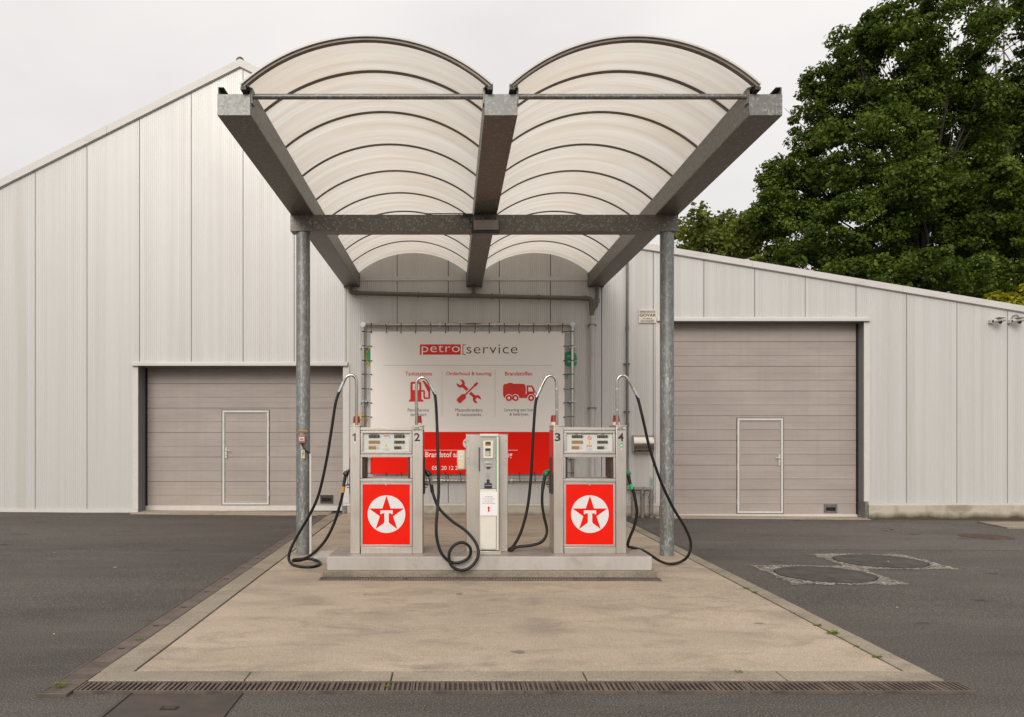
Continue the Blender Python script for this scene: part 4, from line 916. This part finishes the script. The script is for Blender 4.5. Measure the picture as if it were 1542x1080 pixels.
z8 = lambda a, b: (780 + a/3.175, 540 + b/3.175)
z7 = lambda a, b: (640 + a/3.175, 540 + b/3.175)
d = 10.1
beacon(p1, 537, 641.5, 627, d+.06); beacon(p1, 630, 641.5, 626.5, d+.06); beacon(p2, 834.5, 640, 625.5, d+.06); beacon(p2, 928, 640, 625.5, d+.06)
boom(p1, [z6(371, 322), z6(371, 200), z6(371, 120), z6(365, 90), z6(345, 79), z6(324, 88), z6(308, 115), z6(293, 147)], d, [])
boom(p1, [z6(658, 322), z6(658, 220), z6(658, 130), z6(664, 102), z6(684, 91), z6(706, 99), z6(722, 125), z6(740, 158)], d, [])
boom(p2, [z8(186, 320), z8(186, 240), z8(184, 130), z8(178, 96), z8(158, 82), z8(136, 92), z8(118, 122), z8(95, 172)], d, [z8(186, 245), z8(184, 145)])
boom(p2, [z8(474, 320), z8(474, 240), z8(473, 130), z8(478, 96), z8(498, 81), z8(522, 94), z8(544, 130), z8(567, 174)], d, [z8(474, 245), z8(473, 145)])
hose(p1, [(*z6(292, 149), d), (*z6(279, 185), d), (*z6(268, 230), d), (*z6(250, 350), 10.12), (*z6(225, 500), 10.15), (*z6(190, 650), 10.2), (*z6(148, 745), 10.3), (*z6(90, 845), 10.4), (*z6(55, 915), 10.42), (*z6(48, 962), 10.42), (*z6(72, 988), 'g'), (*z6(115, 996), 'g'), (*z6(165, 995), 'g'), (*z6(195, 983), 'g'), (*z6(185, 968), 10.60), (*z6(140, 958), 10.62), (*z6(100, 966), 10.58), (*z6(70, 968), 10.52), (*z6(75, 961), 10.47), (*z6(125, 955), 10.42), (*z6(175, 922), 10.32), (*z6(225, 865), 10.25), (*z6(265, 785), 10.2), (*z6(292, 700), 10.13), (*z6(306, 642), 10.1)])
hose(p1, [(*z6(739, 157), d), (*z6(749, 195), d), (*z6(756, 320), d), (*z6(761, 480), 10.0), (*z6(764, 620), 9.8), (*z6(759, 710), 9.66), (*z6(752, 800), 9.61), (*z6(757, 870), 9.6), (*z6(780, 935), 9.6), (*z6(825, 974), 9.6), (*z6(875, 972), 9.6), (*z6(912, 945), 9.6), (*z6(914, 905), 9.58), (*z6(882, 880), 9.56), (*z6(842, 890), 9.55), (*z6(816, 925), 9.55), (*z6(816, 972), 9.55), (*z6(840, 1003), 9.55), (*z6(882, 1012), 9.56), (*z6(925, 990), 9.58), (*z6(953, 940), 9.6), (*z6(943, 885), 9.64), (*z6(895, 825), 9.72), (*z6(825, 775), 9.84), (*z6(765, 715), 9.97), (*z6(738, 650), 10.08), (*z6(730, 612), 10.1)])
hose(p2, [(*z8(95, 170), d), (*z8(84, 215), d), (*z8(77, 300), d), (*z8(70, 420), d), (*z8(61, 580), d), (*z8(44, 720), 10.1), (*z8(14, 830), 10.1), (*z7(425, 893), 10.12), (*z7(402, 913), 'i'), (*z7(412, 917), 'i'), (*z7(440, 901), 10.05), (*z7(515, 892), 10.02), (*z7(563, 872), 10.05), (*z7(583, 825), 10.1), (*z7(569, 755), 10.1), (*z7(560, 690), 10.1), (*z7(562, 620), 10.1)])
hose(p2, [(*z8(566, 172), d), (*z8(577, 205), d), (*z8(600, 300), d), (*z8(630, 430), 10.15), (*z8(680, 580), 10.25), (*z8(740, 710), 10.4), (*z8(797, 805), 10.5), (*z8(826, 880), 10.55), (*z8(815, 940), 10.56), (*z8(778, 972), 'g'), (*z8(725, 982), 'g'), (*z8(680, 969), 10.45), (*z8(635, 940), 10.35), (*z8(595, 917), 10.3), (*z8(552, 905), 10.24), (*z8(526, 896), 10.2), (*z8(532, 862), 10.17), (*z8(555, 805), 10.14), (*z8(569, 740), 10.12), (*z8(562, 680), 10.1), (*z8(547, 615), 10.1)])
nozzle(p1, 'black_plastic', -1, d, [z6(341, 528), z6(322, 549), z6(318, 560), z6(309, 612), z6(305, 640)], 'black_plastic', 'amber_sleeve')
nozzle(p1, 'black_plastic', 1, d, [z6(690, 524), z6(714, 548), z6(721, 562), z6(729, 604), z6(734, 640)], 'polished_tube', 'rubber')
nozzle(p2, 'green_plastic', -1, d, [z8(156, 530), z8(136, 546), z8(130, 560), z8(121, 600), z8(118, 626)], 'black_plastic', 'black_plastic')
nozzle(p2, 'green_plastic', 1, d, [z8(508, 528), z8(524, 546), z8(528, 560), z8(538, 600), z8(545, 624)], 'black_plastic', 'green_print')

# ------------------------------------------------------------------ pay terminal
pk = thing('pay_terminal', W(733, 836, 10.0)[:2] + (.27,), 'steel and white payment terminal with card reader between the pumps', 'pay terminal')
kx = lambda a: 685 + a/5.14; ky = lambda b: 640 + b/5.14
DS_, DC = 10.06, 9.86
for a, b in ((88, 193), (341, 410)):
    mb = MB(); mb.box(WX(kx(a), DS_), WX(kx(b), DS_), DS_, DS_+.36, .272, WZ(ky(75), DS_)); sp_ = mb.build('side_panel', M['steel'], pk, bevel=.006)
    mb = MB(); mb.box(WX(kx(a), DS_)-.004, WX(kx(b), DS_)+.004, DS_-.006, DS_+.37, WZ(ky(75), DS_)+.001, WZ(ky(71), DS_)); mb.build('cap', M['steel'], sp_)
    mb = MB()
    for q in (125, 260, 935): mb.tube([(WX(kx(a+14 if a == 88 else b-14), DS_), DS_-.004, WZ(ky(q), DS_)), (WX(kx(a+14 if a == 88 else b-14), DS_), DS_+.004, WZ(ky(q), DS_))], .006, 8)
    mb.build('rivet', M['dark_steel'], sp_)
def KB(name, mat, a, b, c_, e, y0, y1, par=pk, bevel=.002):
    mb = MB(); mb.box(WX(kx(a), DC), WX(kx(b), DC), y0, y1, WZ(ky(e), DC), WZ(ky(c_), DC)); return mb.build(name, M[mat], par, bevel=bevel)
KB('back_body', 'kiosk_white', 193, 340, 72, 972, DC+.03, DS_+.34)
mb = MB(); xa, xb = WX(kx(193), DC), WX(kx(340), DC); mb.box(xa, xb, DC, DC+.028, WZ(ky(90), DC), WZ(ky(69), DC)); mb.box(WX(kx(323), DC), xb, DC, DC+.028, WZ(ky(972), DC), WZ(ky(90.3), DC)); mb.build('surround', M['kiosk_white'], pk, bevel=.006)
fp = KB('fascia', 'kiosk_grey', 196, 319, 102, 492, DC+.012, DC+.0295)
KB('fascia_upper', 'kiosk_grey', 200, 316, 112, 262, DC+.004, DC+.0115, fp)
KB('green_strip', 'green_print', 319.5, 322.7, 104, 490, DC+.008, DC+.0295)
rdr = KB('card_reader', 'reader_cream', 219, 296, 122, 260, DC-.012, DC+.0035, pk, .006)
KB('screen', 'lcd', 236, 278, 130, 160, DC-.014, DC-.0125, rdr, 0); KB('receipt_window', 'lcd_amber', 238, 276, 148, 156, DC-.0155, DC-.0142, rdr, 0)
KB('keypad', 'kiosk_grey', 232, 278, 180, 242, DC-.014, DC-.0125, rdr, 0); KB('keypad_display', 'blue_print' if 0 else 'black_print', 236, 274, 182, 200, DC-.016, DC-.0142, rdr, 0)
for k, m_ in enumerate(('switch_red', 'yellow_print', 'green_print')): KB('button', m_, 265, 274, 212+k*9, 219+k*9, DC-.017, DC-.0142, rdr, 0)
mb = MB()
for i in range(3):
    for j in range(3): mb.box(WX(kx(237+i*9), DC), WX(kx(243+i*9), DC), DC-.0165, DC-.0142, WZ(ky(219+j*8), DC), WZ(ky(214+j*8), DC))
mb.build('number_keys', M['kiosk_white'], rdr)
KB('slot_panel', 'pvc_painted', 198, 318, 264, 271, DC+.006, DC+.0115, fp, 0)
cs = KB('card_slot', 'zinc_fitting', 232, 284, 285, 325, DC-.004, DC+.0115, pk, .004); KB('slot', 'black_print', 238, 278, 300, 306, DC-.006, DC-.0045, cs, 0); KB('slot_lip', 'black_plastic', 246, 272, 318, 338, DC-.003, DC+.0115, cs, 0)
mb = MB(); mb.tube([(WX(kx(256), DC), DC+.008, WZ(ky(396), DC)), (WX(kx(256), DC), DC+.0115, WZ(ky(396), DC))], .03, 4); mb.box(WX(kx(244), DC), WX(kx(276), DC), DC+.008, DC+.0115, WZ(ky(380), DC), WZ(ky(376), DC)); mb.build('symbol', M['grey_print'], fp, smooth=False)
rs = KB('receipt_slot', 'black_plastic', 229, 286, 450, 490, DC-.006, DC+.0115, pk, .004); KB('receipt_tongue', 'black_plastic', 246, 268, 422, 449, DC+.002, DC+.0115, rs, 0); KB('receipt_gap', 'zinc_fitting', 232, 284, 466, 470, DC-.0075, DC-.0065, rs, 0)
KB('lower_door', 'kiosk_white', 197, 319, 497, 962, DC+.006, DC+.0295, pk, .004)
KB('base', 'steel', 190, 356, 977, 1013, DC-.015, DC+.3, pk, .004)
KB('door_edge', 'dark_steel', 189, 192.5, 175, 360, DC+.01, DC+.2, pk, 0)
pn = thing('paper_notice', W(kx(262), ky(702), DC), 'white paper notice with red arrow taped to the pay terminal', 'notice')
mb = MB(); mb.box(WX(kx(196), DC), WX(kx(329), DC), DC-.004, DC-.001, WZ(ky(702), DC), WZ(ky(516), DC)); mb.build('sheet', M['paper'], pn)
mb = MB(); A_ = lambda a, b: (WX(kx(a), DC), WZ(ky(b), DC)); mb.flat([A_(256, 672), A_(268, 672), A_(268, 643), A_(275, 643), A_(262, 628), A_(249, 643), A_(256, 643)], DC-.006); mb.build('arrow', M['emblem_red'], pn, smooth=False)
mb = MB(); rj = random.Random(2)
for q, a, b in ((557, 232, 293), (573, 216, 308), (590, 230, 292), (606, 214, 310)):
    x = a
    while x < b:
        e = min(b, x + rj.uniform(2, 4)); mb.flat([A_(x, q+2.5), A_(e, q+2.5), A_(e, q-3 - (rj.random() < .3)*2), A_(x, q-3)], DC-.0055); x = e + (1.2 if rj.random() < .8 else 4)
mb.build('lettering', M['grey_print'], pn, smooth=False)
d = 10.12; pb = thing('tissue_box', W(697, 708, d), 'cream plastic box mounted on the left side of the pay terminal', 'box')
mb = MB(); mb.box(WX(688.3, d), WX(700.5, d), d-.05, d+.1, WZ(707.5, d), WZ(678.5, d)); mb.build('body', M['cream_plastic'], pb, bevel=.02)
mb = MB(); mb.box(WX(692.2, d), WX(697.6, d), d-.054, d-.048, WZ(691, d), WZ(683.5, d)); mb.build('label_plate', M['paper'], pb)
mb = MB(); [mb.box(WX(692.8, d), WX(697, d), d-.0555, d-.0545, WZ(q+.6, d), WZ(q, d)) for q in (685, 687, 688.5)]; mb.build('lettering', M['grey_print'], pb)
mb = MB(); mb.box(WX(700.6, d), WX(702.4, d), d-.03, d+.09, WZ(706.5, d), WZ(679, d)); mb.build('bracket', M['kiosk_grey'], pb)

# ------------------------------------------------------------------ vegetation
def leaves(name, mat, parent, centers, radii, per, size, rs, up=.5, flat=.75):
    n = len(centers)*per; Cn = np.repeat(np.asarray(centers), per, 0); Rr = np.repeat(np.asarray(radii), per)
    d_ = rs.normal(size=(n, 3)); d_ /= np.linalg.norm(d_, axis=1)[:, None]
    rad = rs.uniform(0, 1, n)**.45
    P = Cn + d_ * (Rr*rad)[:, None] * np.array([1, 1, flat])
    nrm = d_*.6 + rs.normal(size=(n, 3))*.6 + np.array([0, 0, up]); nrm /= np.linalg.norm(nrm, axis=1)[:, None]
    a = np.cross(nrm, rs.normal(size=(n, 3))); a /= np.linalg.norm(a, axis=1)[:, None]; b = np.cross(nrm, a)
    L = (size*rs.uniform(.6, 1.35, n))[:, None]; w = L*.36
    V = np.stack([P - a*L*.5, P + b*w + nrm*L*.10, P + a*L*.5, P - b*w + nrm*L*.10], 1).reshape(-1, 3)
    org = np.array(parent.location) if parent else np.zeros(3)
    me = bpy.data.meshes.new(name); me.vertices.add(n*4); me.vertices.foreach_set('co', (V-org).ravel())
    idx = np.arange(n)[:, None]*4; tri = np.concatenate([idx, idx+1, idx+2, idx, idx+2, idx+3], 1).astype(np.int32).ravel()
    me.loops.add(n*6); me.loops.foreach_set('vertex_index', tri); me.polygons.add(n*2)
    me.polygons.foreach_set('loop_start', np.arange(n*2, dtype=np.int32)*3); me.update(calc_edges=True); me.materials.append(mat)
    o_ = bpy.data.objects.new(name, me); C.objects.link(o_); o_.parent = parent; return o_
def tree(name, label, mat, d, lobes, trunk, per, size, clump, dens, seed, cat='tree', limbs=True, up=.5, flat=.62):
    rs = np.random.RandomState(seed); tx_, r0 = trunk; bx = WX(tx_, d); root = thing(name, (bx, d, G(12, 20)), label, cat)
    cs_, rr_ = [], []; mbt = MB(); zc = []
    for lb in lobes:
        px, py, rx, ry = lb[:4]; dd = d + (lb[4] if len(lb) > 4 else rs.uniform(-2, 2)); c_ = np.array(W(px, py, dd)); ax = np.array([rx/F*dd, rx/F*dd*.85, ry/F*dd]); zc.append((c_, ax))
        n_ = int(dens * (ax[0]*ax[1]*ax[2])**(2/3.)) + 3
        v_ = rs.normal(size=(n_, 3)); v_ /= np.linalg.norm(v_, axis=1)[:, None]; q = c_ + v_*ax*(rs.uniform(.25, 1, n_)**.5)[:, None]
        ph = (q[:, 0]*1.25 + 1.3*np.sin(q[:, 2]*.9), q[:, 1]*1.1, q[:, 2]*1.45 + np.sin(q[:, 0]*.8))
        keep = np.sin(ph[0])*np.cos(ph[2]) + .35*np.sin(ph[1]*1.7) > -.86            # open pockets between the limbs
        q = q[keep] if limbs else q; cs_.append(q); rr_.append(clump*rs.uniform(.5, 1.25, len(q)))
        if limbs:                                                                       # loose sprays beyond the outline
            m_ = max(3, n_//4); v_ = rs.normal(size=(m_, 3)); v_ /= np.linalg.norm(v_, axis=1)[:, None]
            cs_.append(c_ + v_*(ax*rs.uniform(1.0, 1.05) + rs.uniform(-.15, .16, (m_, 1)))); rr_.append(clump*rs.uniform(.55, 1.0, m_))
    cs_ = np.concatenate(cs_); rr_ = np.concatenate(rr_)
    hz = max(c_[2] for c_, _ in zc); base = Vector((bx, d, -.2))
    tp = [base, Vector((bx+.1, d, hz*.25)), Vector((bx-.15, d+.2, hz*.5)), Vector((bx+.1, d, hz*.75)), Vector((bx, d, hz*.95))]
    mbt.tube(smoothpath(tp, 5), [r0*(1-.92*i/20) for i in range(21)], 10)
    if limbs:
        for c_, ax in zc:
            s0 = Vector((bx, d, max(1.5, c_[2]*.62))); e = Vector(c_); m_ = s0.lerp(e, .5) + Vector(rs.normal(size=3)*.4)
            pth = smoothpath([s0, m_, e], 5); mbt.tube(pth, [r0*.26*(1-.8*i/10) for i in range(11)], 8)
            for k in range(5):
                q = Vector(c_ + rs.normal(size=3)*ax*.36); s1 = pth[rs.randint(4, 10)]; mbt.tube([s1, s1.lerp(q, .5)+Vector(rs.normal(size=3)*.2), q], [r0*.08, r0*.06, r0*.025], 6)
    mbt.build('trunk', M['bark'], root)
    leaves('crown', mat, root, cs_, rr_, per, size, rs, up, flat); return root
tree('oak_tree', 'large dark green oak rising above the low right roof, nearest the canopy', M['oak_leaf'], 31,
     [(1430, 40, 74, 85), (1470, 150, 50, 40), (1380, 285, 60, 46, -3.0), (1345, 95, 70, 66), (1275, 150, 52, 52), (1292, 72, 36, 40), (1238, 128, 30, 28), (1222, 195, 32, 50), (1312, 232, 84, 66), (1192, 265, 44, 30), (1215, 300, 66, 42), (1430, 190, 80, 72), (1440, 285, 90, 60), (1275, 345, 100, 46), (1410, 370, 110, 66), (1165, 320, 42, 32), (1335, 35, 36, 30), (1365, 160, 48, 44), (1500, 320, 66, 74, -1.5), (1370, 425, 150, 36, -2), (1230, 395, 90, 26, -1), (1160, 370, 36, 34)], (1390, .30), 135, .138, .48, 28, 11)
tree('broadleaf_tree', 'dark broadleaf tree cut off by the right edge of the picture', M['dark_leaf'], 34,
     [(1592, 50, 72, 90), (1600, 220, 105, 110), (1580, 360, 115, 90), (1680, 150, 110, 160), (1545, 240, 45, 90), (1500, 420, 80, 40)], (1620, .4), 120, .18, .60, 19, 12)
tree('shrub_tree', 'bushy mid green tree left of the oak, behind the roof edge', M['pale_leaf'], 33, [(1085, 350, 34, 32), (1110, 362, 36, 40), (1135, 365, 30, 40), (1065, 372, 30, 25)], (1105, .16), 110, .17, .5, 20, 13)
tree('sapling', 'thin airy tree beside the right column, behind the roof', M['pale_leaf'], 29, [(1040, 345, 22, 38), (1052, 325, 14, 18), (1030, 365, 26, 22)], (1040, .09), 40, .18, .45, 17, 14)
tree('golden_bush', 'yellow green golden conifer behind the far right roof edge', M['gold_leaf'], 27, [(1515, 455, 34, 17, 0), (1490, 462, 22, 14, 0), (1550, 455, 40, 22, 0)], (1520, .1), 260, .17, .38, 34, 15, 'bush', False, .9)

def weed(x, y, s, label, z0=.02, n_=26, seed=0):
    rs = random.Random(seed); mb = MB(); s *= rs.uniform(.5, .95)
    for k in range(n_):
        a = rs.uniform(0, 6.283); r = s*rs.uniform(.05, .6); h = s*rs.uniform(.25, .8); l = s*rs.uniform(.3, .55); c_, s_ = math.cos(a), math.sin(a)
        bx, by, bz = x + c_*r, y + s_*r*.7, z0 + G(x, y) + h*.6; w_ = l*.33
        mb.add([(bx, by, bz), (bx + c_*l*.5 - s_*w_, by + s_*l*.5 + c_*w_, bz + l*.25), (bx + c_*l, by + s_*l, bz + l*.1), (bx + c_*l*.5 + s_*w_, by + s_*l*.5 - c_*w_, bz + l*.25)], [(0, 1, 2, 3)])
        if k % 3 == 0: mb.tube([(x, y, z0 + G(x, y) - .01), (bx, by, bz)], .0016, 4)
    return tag(mb.build('weed', M['weed_leaf'], smooth=False), label, 'weed', 'weeds in the joints')
xk = SXR - .01
for i, (yy, s_, lab) in enumerate(((5.95+.28, .05, 'tiny green weed at the front right kerb joint, nearest the corner'), (6.55, .06, 'green weed in the right kerb joint, second tuft from the front corner'), (6.95, .075, 'low green weed in the right kerb joint, third tuft from the front corner'), (7.25, .075, 'bright weed in the right kerb joint, fourth tuft from the front corner'), (7.75, .05, 'small weed in the right kerb joint, fifth tuft from the front corner'), (8.75, .06, 'green weed in the right kerb joint, sixth tuft from the front corner'), (8.98, .05, 'small green weed in the right kerb joint, seventh tuft from the front corner'), (9.7, .05, 'faint weed in the right kerb joint, farthest tuft from the front corner'))):
    weed(xk, yy, s_, lab, .012, 30, i)
weed(-2.66, 6.75, .06, 'bright green weed on the solid left drain cover', .02, 18, 21); weed(-2.70, 5.50, .06, 'green weed in the slotted grating at the left front corner', .02, 22, 22); weed(-.44, 5.52, .035, 'tiny green weed in a slot of the front drain', .015, 14, 23)
weed(2.1, 5.83, .045, 'small green weed at the front edge of the slab, right of centre', .024, 18, 24); weed(8.95, 16.75, .12, 'small green weed at the foot of the right door post', 0, 26, 25); weed(12.0, 15.9, .35, 'leafy green weed on the paving at the far right edge', .02, 60, 26)
mb = MB(); rs = random.Random(4)
for k in range(14):
    x, y = rs.uniform(-7, 8), rs.uniform(6, 15)
    if -2.8 < x < 3.6 and y > 5.3 and rs.random() < .6: x += 6.5
    a = rs.uniform(0, 6.28); l = rs.uniform(.015, .03); c_, s_ = math.cos(a)*l, math.sin(a)*l; z_ = G(x, y)+.026
    mb.add([(x-c_, y-s_, z_), (x-s_*.5, y+c_*.5, z_+.006), (x+c_, y+s_, z_), (x+s_*.5, y-c_*.5, z_+.006)], [(0, 1, 2, 3)])
mb.build('fallen_leaves', M['sticker_yellow'], smooth=False, kind='stuff')

# lattice mast far behind the trees
d = 78; mst = thing('lattice_mast', (WX(1506, d), d, 0), 'grey steel lattice mast seen in the gap between the right trees', 'mast')
bx = WX(1506, d); mb = MB(); hw = .9; zt_ = 56
cor = [(-hw, -hw), (hw, -hw), (hw, hw), (-hw, hw)]
for a, b in cor: mb.tube([(bx+a*2.2, d+b*2.2, 0), (bx+a, d+b, zt_)], .07, 6)
z_ = 3.6
while z_ < zt_-5:
    f0, f1 = 2.2-1.2*z_/zt_, 2.2-1.2*(z_+4)/zt_
    for k in range(4):
        (a, b), (c_, e) = cor[k], cor[(k+1) % 4]
        mb.tube([(bx+a*f0, d+b*f0, z_), (bx+c_*f1, d+e*f1, z_+4)] if k % 2 else [(bx+c_*f0, d+e*f0, z_), (bx+a*f1, d+b*f1, z_+4)], .05, 5); mb.tube([(bx+a*f0, d+b*f0, z_), (bx+c_*f0, d+e*f0, z_)], .05, 5)
    z_ += 4
mb.build('lattice', M['mast_grey'], mst)
for zz in (42.2, 43.8):
    mb = MB(); mb.tube([(bx-1.6, d-1.2, zz), (bx-1.6, d-1.9, zz+.1)], [.25, .55], 16); mb.tube([(bx-.9, d-.9, zz), (bx-1.6, d-1.25, zz)], .05, 6); mb.build('antenna', M['mast_grey'], mst)
